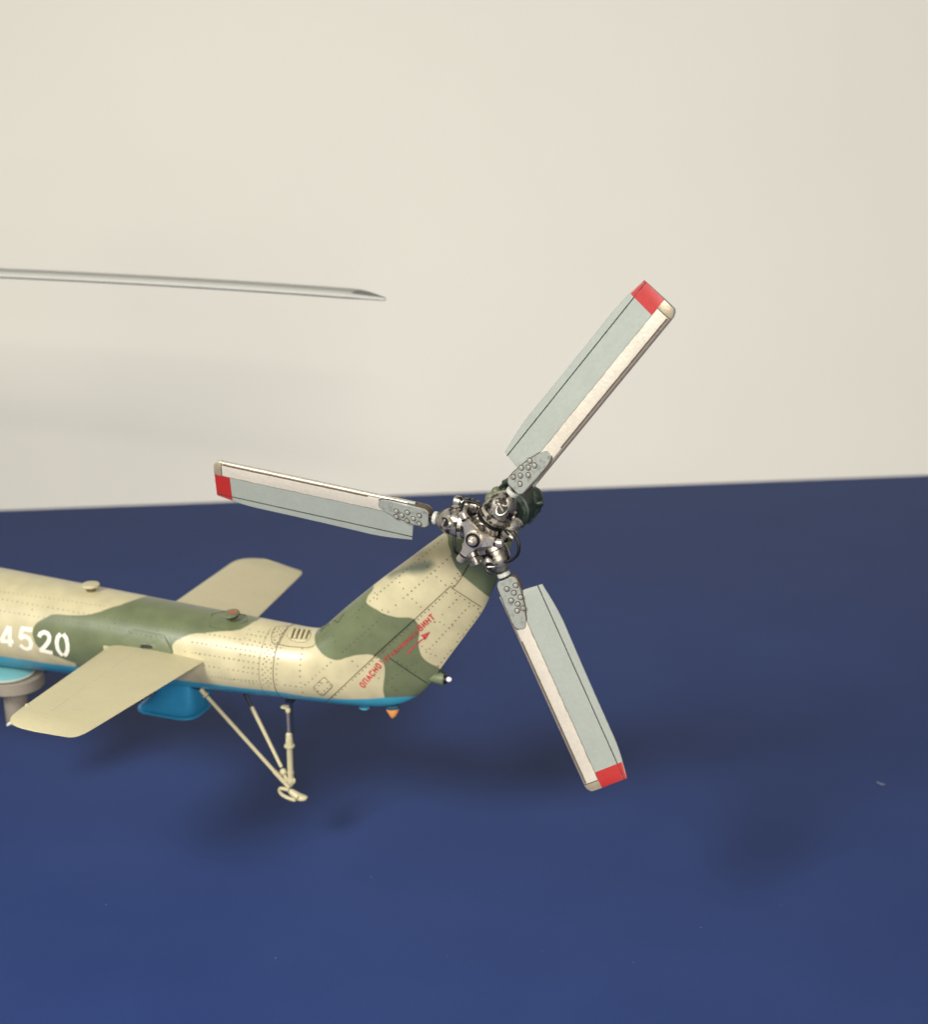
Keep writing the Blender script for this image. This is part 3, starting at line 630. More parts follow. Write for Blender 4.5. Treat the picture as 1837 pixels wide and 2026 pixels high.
# ---------------------------------------------------------------- horizontal stabilisers
def stab(sgn):
    vs = []; fs = []; NC = 44; ys = [-.45, .3, .7, 1.0] + [1.0 + 3.3 * k / 14 for k in range(1, 15)] + [4.3 + .70 * math.sin(math.pi / 2 * k / 20) for k in range(1, 21)]
    ys = [y for y in ys if y > 0]
    for y in ys:
        f = (y - .85) / (4.98 - .85)
        le = -9.16 + .12 * f; te = -6.79 - .44 * f
        if y > 4.30:
            q = (y - 4.30) / .70
            le += .66 * (1 - (1 - min(q, .9999) ** 3.2) ** .5) 
            te -= .22 * (1 - (1 - min(q, .9999) ** 5) ** .5)
        th = .115 * (1 - .22 * f) * (1 - max(0, (y - 4.35) / .65) ** 2.5 * .85)
        for k in range(NC):
            ph = 2 * math.pi * k / NC; c = (1 - math.cos(ph)) / 2
            z = -4.115 + th * (naca(c) * .95 + .07 * (1 - (2 * c - 1) ** 8)) * (1 if ph < math.pi else -1)
            if k in (0, NC // 2): z = -4.115
            if sgn > 0: z += .17 * max(0, f) * (1 - c)
            vs.append((le + (te - le) * c, sgn * y, z))
    m = len(ys)
    for j in range(m - 1):
        for i in range(NC):
            i2 = (i + 1) % NC
            f = (j * NC + i, (j + 1) * NC + i, (j + 1) * NC + i2, j * NC + i2)
            fs.append(f if sgn < 0 else f[::-1])
    cap = tuple((m - 1) * NC + i for i in range(NC))
    fs.append(cap[::-1] if sgn < 0 else cap)
    o = MB().add(vs, fs).build('stabiliser', 'cream', heli, angle=50)
    return o
sp = stab(-1); sp['label'] = 'near cream horizontal stabiliser reaching towards the viewer'
ss = stab(1); ss['label'] = 'far cream horizontal stabiliser behind the boom'
def on_stab(x, y):
    f = (abs(y) - .85) / 4.13; le = -9.16 + .12 * f; te = -6.79 - .44 * f; c = (x - le) / (te - le)
    th = .115 * (1 - .22 * f)
    return -4.115 + th * (naca(c) * .95 + .07 * (1 - (2 * c - 1) ** 8))
sr = MB()
for k in range(34):
    y = -1.35 - 2.9 * k / 33
    if k in (9, 10, 17, 18, 19, 26): continue
    x = -8.33 + .03 * k / 33; z = on_stab(x, y) + .002
    sr.add([(x + .011 * math.cos(i * math.pi / 3), y + .011 * math.sin(i * math.pi / 3), z) for i in range(6)], [tuple(range(6))])
sr.build('faint_rivet_rows', 'wash_soft', sp, kind='stuff')
tl = MB()
for k in range(20):
    x0 = -8.75 + 1.4 * k / 20; x1 = -8.75 + 1.4 * (k + 1) / 20
    tl.add([(x0, -4.42, on_stab(x0, 4.42) + .002), (x1, -4.42, on_stab(x1, 4.42) + .002), (x1, -4.428, on_stab(x1, 4.43) + .002), (x0, -4.428, on_stab(x0, 4.43) + .002)], [(0, 3, 2, 1)])
tl.build('tip_seam', paint('faint_cream_wash', (0.47, 0.40, 0.24), .6, .05, bmp=0), sp)
for s, par in ((-1, sp), (1, ss)):
    MB().prism(rounded([(-.13, -.02), (.17, -.05), (.20, .05), (-.10, .06)], .03), (-9.16, s * .94, -4.115), (1, 0, 0), (0, s, 0), (0, 0, 1), -.05, .05, .02).build('root_fairing', 'cream', par)
    MB().ell((-8.98, s * 4.15, -4.08), .05, .06, .05, 14, 8).build('edge_pin', 'cream', par)

# ---------------------------------------------------------------- belly fittings
bx = MB(); rg = []
def rrect(x0, x1, y, r, z, n=6):
    return [(p[0], p[1], z) for p in rounded([(x0, -y), (x1, -y), (x1, y), (x0, y)], r, n)]
levels = [(-8.22, -7.42, .50, .16, -4.95), (-8.40, -7.38, .53, .22, -5.30), (-8.66, -7.37, .545, .27, -5.56), (-8.83, -7.40, .54, .36, -5.70), (-8.86, -7.42, .53, .38, -5.735)]
rings = [rrect(*l) for l in levels]; n_ = len(rings[0]); vs = [p for r_ in rings for p in r_]; fs = []
for j in range(len(rings) - 1):
    for i in range(n_):
        i2 = (i + 1) % n_; fs.append((j * n_ + i, j * n_ + i2, (j + 1) * n_ + i2, (j + 1) * n_ + i))
fs.append(tuple(range((len(rings) - 1) * n_, len(rings) * n_)))
box = MB().add(vs, fs).build('radar_fairing', 'deep_blue', heli, angle=50)
r2 = [rrect(-8.83, -7.40, .53, .38, -5.745), rrect(-8.93, -7.35, .59, .44, -5.765), rrect(-8.93, -7.35, .59, .44, -5.80), rrect(-8.84, -7.42, .52, .38, -5.84)]
vs = [p for r_ in r2 for p in r_]; fs = [tuple(range(n_))]
for j in range(3):
    for i in range(n_):
        i2 = (i + 1) % n_; fs.append((j * n_ + i, (j + 1) * n_ + i, (j + 1) * n_ + i2, j * n_ + i2))
fs.append(tuple(3 * n_ + i for i in range(n_ - 1, -1, -1)))
MB().add(vs, fs).build('fairing_lid', 'deep_blue', box, angle=40)
MB().box((-8.12, 0, -5.741), (1.1, .8, .012)).build('lid_gap', 'wash_blue', box)
# drum under the boom
dr = MB().lathe((-12.25, -.35, -5.30), (0, 0, -1), [(.10, .1), (.13, .18), (.16, .64), (.19, .685), (.45, .69), (.475, .665), (.48, .2)], 40).build('sensor_drum', 'grey_drum', heli)
MB().lathe((-12.27, -.35, -5.76), (0, 0, -1), [(0, .28), (.9, .265), (.95, .24), (.97, .05)], 32).build('drum_stem', 'grey_drum', dr)
MB().lathe((-12.30, -.46, -5.395), (0, 0, 1), [(-.05, .52), (-.02, .60), (.015, .61), (.03, .585)], 40).build('cap_rim', paint('pale_rim_paint', (0.50, 0.53, 0.45), .4, .05), dr)
MB().lathe((-12.30, -.46, -5.365), (0, 0, 1), [(0, .585), (.035, .53), (.07, .42), (.095, .25), (.105, .01)], 40).build('domed_cap', 'pale_blue', dr)
MB().tube([(-12.33, -.62, -6.68), (-12.28, -.72, -6.64), (-12.20, -.70, -6.58), (-12.14, -.66, -6.52)], .028, 8).build('drum_glint', 'white', dr)  # white sliver added as a painted highlight at the foot of the stem
MB().lathe((-11.98, 0.25, -5.1), (0, 0, -1), [(0, .24), (.5, .24)], 20).build('drum_mount', 'dark_strut', dr)
# blue bump and orange beacon fin under the tail
MB().ell((-3.40, 0, -5.045), .12, .10, .035, 20, 8).build('belly_blister', 'blue', fin)
ob = MB(); rgs = []
for zz, lx, ly, ox in ((-4.93, .155, .085, 0), (-4.99, .145, .08, 0), (-5.05, .115, .068, .0), (-5.11, .08, .05, .0), (-5.155, .045, .03, 0), (-5.175, .015, .01, 0)):
    rgs.append([(-2.725 + ox + lx * math.cos(2 * math.pi * i / 24), ly * math.sin(2 * math.pi * i / 24), zz + .035 * math.cos(2 * math.pi * i / 24) * (1 if zz > -5.0 else .3)) for i in range(24)])
vs = [p for r_ in rgs for p in r_]; fs = [(j * 24 + i, (j + 1) * 24 + i, (j + 1) * 24 + (i + 1) % 24, j * 24 + (i + 1) % 24) for j in range(5) for i in range(24)] + [tuple(range(120, 144))]
ob = MB().add(vs, fs).build('tail_beacon', 'orange', fin, angle=60)
MB().lathe((-2.73, 0, -4.90), (0.14, 0, -1), [(-.04, .17), (.03, .165), (.05, .15)], 28, sx=.62, sy=1.0).build('beacon_seat', 'wash_blue', ob)
# tail light cone
tc = MB().lathe((-2.02, 0, -4.10), (1, 0, 0.06), [(0, .02), (.14, .07), (.32, .115), (.47, .135), (.50, .13), (.51, .05)], 28).build('tail_light_cone', 'green', fin)
MB().lathe((-1.525, 0, -4.07), (1, 0, .06), [(0, .115), (.03, .10), (.05, .05)], 20).build('lamp_ring', 'black', tc)
MB().ell((-1.43, 0, -4.064), .065, .054, .054, 20, 12).build('tail_lamp', 'lens', tc)
MB().box((-1.60, 0, -3.90), (.20, .07, .03), Matrix.Rotation(R(32), 3, 'Y')).build('rudder_gap', 'wash_green', fin)

# ---------------------------------------------------------------- tail skid
sk = MB().tube([(-7.05, -.395, -5.20), (-5.304, 0, -7.334)], .045, 16, cap=True).build('skid_strut', 'cream', heli)
MB().cyl((-7.19, -.42, -5.03), (-7.06, -.398, -5.19), .055, 14).build('strut_end', 'cream', sk)
MB().cyl((-7.095, -.402, -5.145), (-7.065, -.396, -5.180), .078, 18, bev=.008).build('strut_collar', 'cream', sk)
MB().tube([(-7.55, -.42, -4.93), (-7.36, -.44, -4.98), (-7.22, -.42, -5.0)], .05, 10).build('strut_lug', 'dark_strut', sk)
MB().cyl((-5.62, -.072, -6.945), (-5.40, -.022, -7.215), .056, 16, r2=.05).build('strut_sleeve', 'cream', sk)
sk2 = MB().cyl((-6.342, .33, -5.653), (-5.50, .05, -6.88), .047, 16, r2=.042).build('skid_strut', 'cream', heli)
MB().cyl((-6.62, .42, -5.25), (-6.335, .328, -5.665), .042, 14).build('strut_end', 'dark_strut', sk2)
MB().ell((-5.445, .02, -6.975), .085, .075, .085, 18, 12).build('strut_ball', 'cream', sk2)
MB().cyl((-5.47, .03, -6.95), (-5.33, .0, -7.2), .04, 12).build('ball_link', 'cream', sk2)
os_ = MB().lathe((-5.25, 0, -5.97), (0, 0, -1), [(-.03, .03), (0, .062), (.03, .072), (.22, .085), (.28, .088), (.285, .115), (.31, .122), (.335, .115), (.34, .078), (.38, .068), (.95, .068), (.955, .08), (.99, .08), (1.0, .068), (1.12, .07), (1.13, .092), (1.18, .10), (1.23, .085), (1.28, .06), (1.33, .02)], 26).build('shock_absorber', 'cream', heli)
MB().cyl((-5.255, 0, -5.30), (-5.25, 0, -5.98), .038, 14).build('piston_rod', 'grey_strut', os_)
MB().cyl((-5.185, 0.03, -5.10), (-5.185, 0.03, -5.97), .032, 12).build('backing_rod', 'dark_strut', os_)
MB().ell((-5.235, -.03, -5.40), .062, .06, .08, 16, 10).build('clevis', 'cream', os_)
MB().prism(rounded([(-.10, -.025), (.06, -.035), (.06, .03), (-.10, .02)], .012), (-5.29, -.04, -5.325), (1, 0, 0), (0, 0, 1), (0, -1, 0), -.05, .05, .01).build('clevis_pin', 'cream', os_)
MB().box((-5.20, 0.02, -5.14), (.17, .14, .14), bev=.02).build('absorber_bracket', 'dark_strut', os_)
MB().box((-5.155, -.02, -7.12), (.05, .05, .10), bev=.01).build('absorber_lug', 'cream', os_)
lp = MB().tube([(-5.30, -.05, -7.37), (-5.42, -.07, -7.345), (-5.50, -.06, -7.37), (-5.515, -.05, -7.45), (-5.45, -.04, -7.53), (-5.30, -.03, -7.585), (-5.16, -.03, -7.60), (-5.10, -.03, -7.56)], .042, 12).build('skid_hoop', 'cream', heli)
shoe = MB(); rgs = []
for q, (x, z, hw, hh) in enumerate([(-5.34, -7.40, .03, .03), (-5.28, -7.42, .06, .06), (-5.18, -7.47, .085, .085), (-5.08, -7.52, .10, .085), (-4.98, -7.535, .10, .075), (-4.90, -7.53, .085, .055), (-4.86, -7.525, .05, .03)]):
    rgs.append([(x + .25 * hh * math.sin(2 * math.pi * i / 20), -hw * math.cos(2 * math.pi * i / 20), z + hh * math.sin(2 * math.pi * i / 20)) for i in range(20)])
vs = [p for r_ in rgs for p in r_]; fs = [(j * 20 + i, j * 20 + (i + 1) % 20, (j + 1) * 20 + (i + 1) % 20, (j + 1) * 20 + i) for j in range(6) for i in range(20)] + [tuple(range(19, -1, -1)), tuple(range(120, 140))]
sh = MB().add(vs, fs).build('skid_shoe', 'cream', heli, angle=60)
MB().tube([(-5.10, -.085, -7.60), (-5.07, -.112, -7.53), (-5.02, -.09, -7.45)], .010, 8).build('shoe_seam', 'wash_soft', sh)

# ---------------------------------------------------------------- tail rotor gearbox
gb = MB().lathe((0.0, -.55, -.06), (0, 1, 0), [(0, .26), (.06, .28), (.14, .30), (.20, .40), (.30, .40), (.55, .43), (.62, .44), (.95, .43), (1.0, .39), (1.08, .34), (1.12, .1)], 40).build('gearbox', 'dark_green', heli)
MB().lathe((0, -.42, -.06), (0, 1, 0), [(0, .30), (.02, .36), (.08, .36), (.10, .30)], 36).build('flange', 'dark_green', gb)
for a in range(0, 360, 36):
    c = Vector((.33 * math.cos(R(a)), -.45, -.06 + .33 * math.sin(R(a))))
    MB().cyl(c, c + Vector((0, .10, 0)), .035, 8).build('flange_bolt', 'dark_green', gb)
for a in (20, -12, -42, -70, 62, 100, 125, 150):
    c = Vector((.42 * math.cos(R(a)), .12, -.06 + .42 * math.sin(R(a))))
    MB().box(c, (.09, .30 if a < 60 else .2, .13), Matrix.Rotation(-R(a), 3, 'Y'), .02).build('casing_rib', 'dark_green', gb)
MB().ell((-.30, -.55, .18), .15, .10, .16, 18, 12).build('casing_lobe', 'green', gb)
MB().ell((.34, .22, .02), .16, .22, .26, 18, 12).build('casing_lobe', 'dark_green', gb)
MB().cyl((-.10, .0, .26), (-.17, .0, .42), .10, 16).build('filler_neck', 'dark_green', gb)
MB().cyl((-.155, .0, .40), (-.19, .0, .47), .12, 16, bev=.02).build('filler_cap', 'dark_green', gb)
MB().ell((-.36, -.10, .22), .11, .12, .10, 16, 10).build('breather', 'green', gb)
MB().tube([(-.30, -.1, .30), (-.12, -.18, .46), (.10, -.15, .50), (.28, .0, .44)], .035, 8).build('oil_pipe', 'dark_green', gb)
MB().cyl((.46, .0, .02), (.58, .0, .06), .055, 12).build('sight_plug', 'dark_green', gb)
MB().lathe((-.28, 0, -.34), (-.7, 0, -.62), [(-.25, .36), (0, .37), (.22, .36), (.30, .30)], 32, sx=.9).build('gearbox_boot', 'dark_green', gb)
MB().lathe((0, -1.75, 0), (0, 1, 0), [(0, .16), (.5, .15), (.7, .17), (.8, .24), (1.25, .26)], 28).build('rotor_shaft', 'dark_metal', heli)

# ---------------------------------------------------------------- tail rotor hub
YH = -1.9
ZH = 0.06
hub = MB().lathe((0, YH + .42, 0.04), (0, -1, 0), [(-.05, .16), (0, .30), (.08, .36), (.34, .36), (.44, .33), (.47, .30), (.47, .27), (.50, .26), (.52, .22), (.50, .20), (.53, .18), (.555, .14), (.535, .12), (.60, .09)], 40).build('rotor_hub', 'metal', heli)
for q, (d0, rr) in enumerate(((.46, .295), (.505, .225), (.54, .155))):
    bm_ = MB(); vs = []; fs = []; n, m = 36, 8
    for i in range(n):
        for k in range(m):
            a = 2 * math.pi * i / n; b_ = 2 * math.pi * k / m; r_ = rr + .018 * math.cos(b_)
            vs.append((r_ * math.cos(a), YH + .42 - d0 - .018 * math.sin(b_), .04 + r_ * math.sin(a)))
    for i in range(n):
        for k in range(m):
            fs.append((i * m + k, ((i + 1) % n) * m + k, ((i + 1) % n) * m + (k + 1) % m, i * m + (k + 1) % m))
    bm_.add(vs, fs).build('bellows_ring', 'bright_metal', hub)
MB().cyl((0, YH - .2, 0), (0, -2.34, 0), .10, 20).build('control_shaft', 'dark_metal', hub)
# the three-armed spider in front
YS = -2.36
pol = []
for k in range(3):
    a = R(-3 + 120 * k); 
    tip = .43; hw = .068
    ca, sa = math.cos(a), math.sin(a)
    for u, v in ((tip, -hw), (tip, hw), (.31, .080), (.22, .115)):
        pol.append((u * ca - v * sa, u * sa + v * ca))
    b_ = a + R(60); pol.append((.175 * math.cos(b_), .175 * math.sin(b_)))
    c_ = a + R(120)
    for u, v in ((.22, -.115), (.31, -.080)):
        pol.append((u * math.cos(c_) - v * math.sin(c_), u * math.sin(c_) + v * math.cos(c_)))
pol = [tuple(p) for p in pol]
star = MB().prism(pol, (0, YS, 0), (1, 0, 0), (0, 0, 1), (0, -1, 0), -.05, .055, .018).build('spider', 'bright_metal', hub, angle=30)
MB().lathe((0, YS, 0), (0, -1, 0), [(.03, .17), (.085, .17), (.10, .155), (.10, .12)], 32).build('spider_boss', 'bright_metal', hub)
MB().lathe((0, YS - .095, 0), (0, -1, 0), [(0, .145), (.014, .14), (.016, .1)], 28).build('boss_recess', 'black', hub)
MB().lathe((0, YS - .10, 0), (0, -1, 0), [(0, .095), (.04, .092), (.045, .07), (.10, .068), (.105, .045), (.12, .045)], 24).build('centre_nut', 'bright_metal', hub)
MB().lathe((0, YS - .19, 0), (0, -1, 0), [(0, .05), (.05, .045), (.065, .02)], 16).build('centre_pin', 'bright_metal', hub)
for k in range(3):
    a = R(-3 + 120 * k); er = Vector((math.cos(a), 0, math.sin(a))); et = Vector((-math.sin(a), 0, math.cos(a)))
    c = er * .485 + Vector((0, YS, 0))
    MB().cyl(c - et * .0 - er * .075, c + er * .075, .078, 16, bev=.02).build('arm_end', 'bright_metal', hub)
    MB().cyl(c - er * .095 , c - er * .062, .085, 16, bev=.002).build('arm_seal', 'black', hub)
    # link back to the pitch horn
    MB().cyl(c + er * .02 + Vector((0, .05, 0)), er * .60 + et * .02 + Vector((0, YH - .12, 0)), .042, 12).build('pitch_link', 'metal', hub)
    MB().ell(tuple(er * .60 + et * .02 + Vector((0, YH - .12, 0))), .075, .075, .075, 14, 10).build('link_bearing', 'metal', hub)

# per blade arm: barrel grip, damper, hoses in the blade's own frame, then copied round
AZ = [53.3, 174.5, 295.8]
PITCH = R(-12)
def armframe(o, k, pitch=0.0):
    o.matrix_local = Matrix.Translation((0, YH, ZH)) @ Matrix.Rotation(-R(AZ[k]), 4, 'Y') @ Matrix.Rotation(pitch, 4, 'X')
arm = []
b1 = MB().lathe((0.24, 0, 0), (1, 0, 0), [(0, .22), (.03, .262), (.06, .268), (.14, .268), (.15, .255), (.17, .255), (.18, .27), (.36, .272), (.44, .262), (.52, .225), (.60, .17), (.65, .125), (.68, .10)], 32)
arm.append((b1, 'grip_barrel', 'metal'))
arm.append((MB().lathe((.60, -.14, -.05), (.62, -.78, -.10), [(0, .125), (.10, .125), (.125, .115), (.13, .09), (.115, .085)], 24, sx=1.25, sy=.85), 'port_collar', 'bright_metal'))
arm.append((MB().lathe((.685, -.252, -.062), (.62, -.78, -.10), [(-.02, .096), (.010, .098), (.014, .02)], 20, sx=1.25, sy=.85), 'port_opening', 'black'))
arm.append((MB().cyl((.67, -.285, -.12), (.72, -.262, .02), .020, 8), 'port_spring', 'bright_metal'))
arm.append((MB().lathe((.86, 0, 0), (1, 0, 0), [(0, .07), (.02, .075), (.05, .065), (.20, .065), (.22, .08), (.26, .08)], 20), 'blade_neck', 'black'))
arm.append((MB().lathe((.915, 0, 0), (1, 0, 0), [(0, .10), (.015, .125), (.07, .128), (.09, .11)], 26), 'neck_collar', 'collar'))
arm.append((MB().lathe((.14, -.02, -.42), (1, 0, -.02), [(0, .05), (.0, .10), (.03, .118), (.15, .118), (.155, .10), (.18, .10), (.185, .118), (.28, .118), (.285, .085), (.335, .085), (.34, .11), (.45, .11), (.48, .07)], 24), 'damper_cylinder', 'metal'))
arm.append((MB().box((.37, 0, -.28), (.16, .18, .20), bev=.03), 'damper_bracket', 'dark_metal'))
arm.append((MB().cyl((.09, -.02, -.42), (.15, -.02, -.42), .05, 12), 'damper_eye', 'metal'))
arm.append((MB().box((.30, .12, .22), (.24, .10, .14), bev=.03), 'grip_lug', 'dark_metal'))
arm.append((MB().lathe((.355, .0, 0), (1, 0, 0), [(0, .262), (.0, .285), (.07, .285), (.07, .26)], 32), 'barrel_band', 'bright_metal'))
arm.append((MB().lathe((.20, .0, 0), (1, 0, 0), [(0, .275), (.045, .278), (.05, .26)], 32), 'barrel_seal', 'black'))
arm.append((MB().lathe((.435, .0, 0), (1, 0, 0), [(0, .274), (.012, .276), (.018, .26)], 32), 'barrel_seal', 'black'))
arm.append((MB().lathe((.305, -.02, -.42), (1, 0, -.02), [(0, .132), (.02, .134), (.03, .12)], 24), 'damper_seal', 'black'))
arm.append((MB().box((.62, .02, -.25), (.10, .12, .10), bev=.02), 'grip_lug', 'metal'))
arm.append((MB().cyl((.50, -.02, -.40), (.64, .0, -.25), .035, 10), 'damper_rod', 'bright_metal'))
arm.append((MB().lathe((.40, -.285, .02), (0, -1, 0), [(-.02, .05), (.01, .05), (.02, .035)], 6), 'barrel_screw', 'dark_metal'))
protos = []
for k in range(3):
    for j, (mb, nm, mt) in enumerate(arm):
        if k == 0: o = mb.build(nm, mt, hub); protos.append(o)
        else:
            o = protos[j].copy(); COL.objects.link(o); o.parent = hub
        armframe(o, k)
# hoses
MB().tube([(.50, -2.0, .12), (.66, -2.06, .09), (.77, -2.1, -.08), (.75, -2.1, -.30), (.60, -2.08, -.45), (.40, -2.02, -.51), (.28, -1.95, -.50)], .031, 12, 8).build('hose', 'black', hub)
MB().tube([(.12, -1.95, .46), (-.08, -2.03, .58), (-.27, -2.08, .62), (-.34, -2.08, .52), (-.28, -2.06, .38), (-.14, -2.04, .24)], .028, 12, 8).build('hose', 'black', hub)
MB().tube([(-.54, -2.0, -.10), (-.52, -2.05, -.30), (-.50, -2.05, -.42), (-.40, -1.95, -.50)], .030, 10, 8).build('hose', 'black', hub)
MB().tube([(.10, -1.75, -.48), (.05, -1.9, -.62), (.12, -2.0, -.74), (.25, -2.0, -.78)], .028, 10, 8).build('hose', 'black', hub)

# ---------------------------------------------------------------- tail rotor blades
RB = 5.58
def te(u):
    a = min(1, max(0, (u - 1.45) / .9)); b_ = min(1, max(0, (RB - u) / .9))
    s = lambda t: math.sin(t * math.pi / 2)
    return .57 + .035 * (1 - s(min(1, (u - 1.45) / 2.5) if u > 1.45 else 0)) + .095 * s(a) * s(b_)
def blade_section(u, zt):
    # (chord position, half thickness)
    return [(-.262, .0), (-.252, .026), (-.225, .046), (-.16, .062), (-.06, .067), (.04, .064), (.10, .060), (.30, .044), (.50, .026), (.505, .020), (.515, .020), (.525, .024), (zt - .01, .013), (zt, .004)]
us = [1.37, 1.42, 1.45, 1.5] + [1.5 + .1 * k for k in range(1, 40)] + [5.46, 5.52, 5.56, RB]
us = sorted(set(round(u, 3) for u in us))
def blade_mesh():
    vs = []; fs = []; n = 0
    for u in us:
        zt = te(u); sec = blade_section(u, zt)
        e = max(0, (u - 5.50) / .08); th = 1 - .25 * e * e
        le = .0 + (.09 * max(0, (u - 5.40) / .18) ** 2.2)      # rounded leading corner
        if u < 1.5: th *= .7 + .3 * (u - 1.37) / .13
        pts = [(max(z, -.262 + le), -t * th) for z, t in sec] + [(max(z, -.262 + le), t * th) for z, t in sec[::-1][:-1]]
        slant = .10 * 0
        for z, y in pts: vs.append((u + (.05 * (z / .6) if u == us[0] else 0), y, z))
        n = len(pts)
    for j in range(len(us) - 1):
        for i in range(n):
            i2 = (i + 1) % n; fs.append((j * n + i, (j + 1) * n + i, (j + 1) * n + i2, j * n + i2))
    fs.append(tuple(range(n))); fs.append(tuple((len(us) - 1) * n + i for i in range(n - 1, -1, -1)))
    return MB().add(vs, fs)
def skin(z0, z1, u0, u1, off, wob=0.0, nz=6, side=-1, le=False):
    """a thin sheet over the viewer-side face of the blade"""
    vs = []; fs = []; nu = max(2, int((u1 - u0) / .08))
    prof = blade_section(3, .645)
    def hy(z, zt):
        P = blade_section(3, zt)
        for (za, ta), (zb, tb) in zip(P, P[1:]):
            if za <= z <= zb: return ta + (tb - ta) * (z - za) / (zb - za + 1e-9)
        return P[-1][1]
    random.seed(3)
    w = [random.uniform(-wob, wob) for _ in range(nu + 1)]
    for i in range(nu + 1):
        u = u0 + (u1 - u0) * i / nu; zt = te(u)
        lo = -.262 + (.09 * max(0, (u - 5.40) / .18) ** 2.2)
        for k in range(nz + 1):
            zz0 = max(z0, lo); zz1 = min(z1, zt) + (w[i] if wob else 0)
            z = zz0 + (zz1 - zz0) * k / nz
            e = max(0, (u - 5.50) / .08); th = 1 - .25 * e * e
            vs.append((u, -(hy(z, zt) * th + off), z))
    m = nz + 1
    for i in range(nu):
        for k in range(nz): fs.append((i * m + k, (i + 1) * m + k, (i + 1) * m + k + 1, i * m + k + 1))
    return MB().add(vs, fs)
parts = [
    (skin(-.258, .045, 1.82, 5.40, .010, .006, 12), 'leading_edge_strip', 'strip'),
    (skin(-.258, .05, 5.412, RB + .002, .011, 0, 12), 'tip_cap', 'tip_metal'),
    (skin(-.258, .05, 5.395, 5.415, .012, 0, 8), 'cap_seam', 'wash'),
    (skin(-.2605, -.206, 1.5, 5.395, .0125, 0, 4), 'edge_guard', 'edge_metal'),
    (skin(-.212, -.186, 2.3, 5.38, .014, .002, 1), 'edge_seam', 'wash'),
    (skin(.036, .053, 1.82, 5.40, .008, .004, 1), 'strip_seam', 'wash'),
    (skin(.052, .70, 5.24, RB + .002, .004, 0, 14), 'tip_band', 'red'),
    (skin(.508, .524, 1.40, RB + .001, .006, 0, 1), 'trailing_seam', 'wash_green'),
]
cl = rounded([(1.05, -.14), (1.12, -.195), (1.5, -.215), (1.88, -.222), (2.05, -.19), (2.09, -.03), (1.94, .05), (1.68, .135), (1.30, .205), (1.12, .21), (1.05, .15)], .06, 4)
clamp = MB().prism(cl, (0, 0, 0), (1, 0, 0), (0, 0, 1), (0, -1, 0), -.095, .098, .018)
parts.append((clamp, 'root_clamp', 'clamp'))
parts.append((MB().prism([(x * 1.0, z * 1.0) for x, z in rounded([(1.04, -.14), (1.12, -.205), (1.5, -.23), (1.88, -.238), (2.065, -.205), (2.108, -.03), (1.95, .065), (1.69, .15), (1.30, .222), (1.11, .225), (1.035, .155)], .06, 4)], (0, 0, 0), (1, 0, 0), (0, 0, 1), (0, -1, 0), -.07, .072), 'clamp_dark_line', 'wash'))  # dark wash outline round the clamp edge
parts.append((MB().box((1.09, .0, 0.0), (.10, .17, .20), bev=.03), 'clamp_shank', 'dark_metal'))
bolts = [(1.70, -.03), (1.70, .095), (1.585, .035), (1.475, -.055), (1.48, .135), (1.355, .055), (1.235, -.04), (1.235, .145)]
bolt_mb = MB().lathe((0, 0, 0), (0, -1, 0), [(0, .042), (.018, .042), (.027, .033), (.030, .012)], 12)
ring_mb = MB().lathe((0, 0, 0), (0, -1, 0), [(0, .060), (.004, .058)], 14)
bmesh_ = blade_mesh(); blades = []
LBL = ['tail rotor blade pointing up to the right, red tip', 'tail rotor blade pointing left, red tip', 'tail rotor blade pointing down to the right, red tip']
me_cache = {}
for k in range(3):
    if k == 0: bl = bmesh_.build('tail_rotor_blade', 'blade', heli, angle=14); first = bl; kids = []
    else: bl = first.copy(); COL.objects.link(bl); bl.parent = heli
    bl['label'] = LBL[k]
    armframe(bl, k, PITCH)
    bl.scale = ((1.0, 1.018, .99)[k], 1, 1)
    if k == 0:
        for mb, nm, mt in parts: kids.append(mb.build(nm, mt, bl, angle=35))
        for i, (u, z) in enumerate(bolts):
            if i == 0:
                bo = bolt_mb.build('bolt', 'clamp', bl); ro = ring_mb.build('bolt_wash_ring', 'wash', bl)
            else:
                bo = bo.copy(); COL.objects.link(bo); ro = ro.copy(); COL.objects.link(ro)
            bo.location = (u, -.096, z); ro.location = (u, -.0975, z); kids += [bo, ro]
    else:
        for c in kids:
            d = c.copy(); COL.objects.link(d); d.parent = bl

# ---------------------------------------------------------------- main rotor blade and the rest of the machine, out of frame to the left
HB = Vector((-36.0, 0, 3.05)); TP = Vector((-5.28, 6.0, 2.72))
dv = (TP - HB); ex = Vector((dv.x, dv.y, 0)).normalized(); ey = Vector((-ex.y, ex.x, 0)); LB = Vector((dv.x, dv.y, 0)).length
def mb_section(t, k):
    u = 1.2 + (LB - 1.2) * t
    z = HB.z + .12 - .38 * t ** 4
    ch = 1.02 if t > .12 else .9
    sw = max(0, (t - .967) / .033)
    c0 = -.36 * ch; c1 = .64 * ch * (1 - .88 * sw ** 1.3) - .3 * sw ** 2
    pts = [(0, 0), (.02, .5), (.1, .9), (.3, 1.0), (.6, .62), (.97, .12), (1, 0), (.97, -.12), (.6, -.62), (.3, -1.0), (.1, -.9), (.02, -.5)]
    th = .082 * (1 - .5 * sw)
    tw = R(0.5)
    out = []
    for c, h in pts:
        v = c0 + (c1 - c0) * c; w = h * th
        out.append(HB * 0 + Vector((HB.x, HB.y, z)) + ex * u + ey * (v * math.cos(tw) - w * math.sin(tw)) + Vector((0, 0, v * math.sin(tw) + w * math.cos(tw))))
    return out
vs = []; fs = []; ts = [0, .02, .05] + [.05 + .92 * .9 * k / 50 for k in range(1, 51)] + [.88 + .12 * k / 22 for k in range(1, 23)]
ts = sorted(set(ts))
for t in ts: vs += mb_section(t, 0)
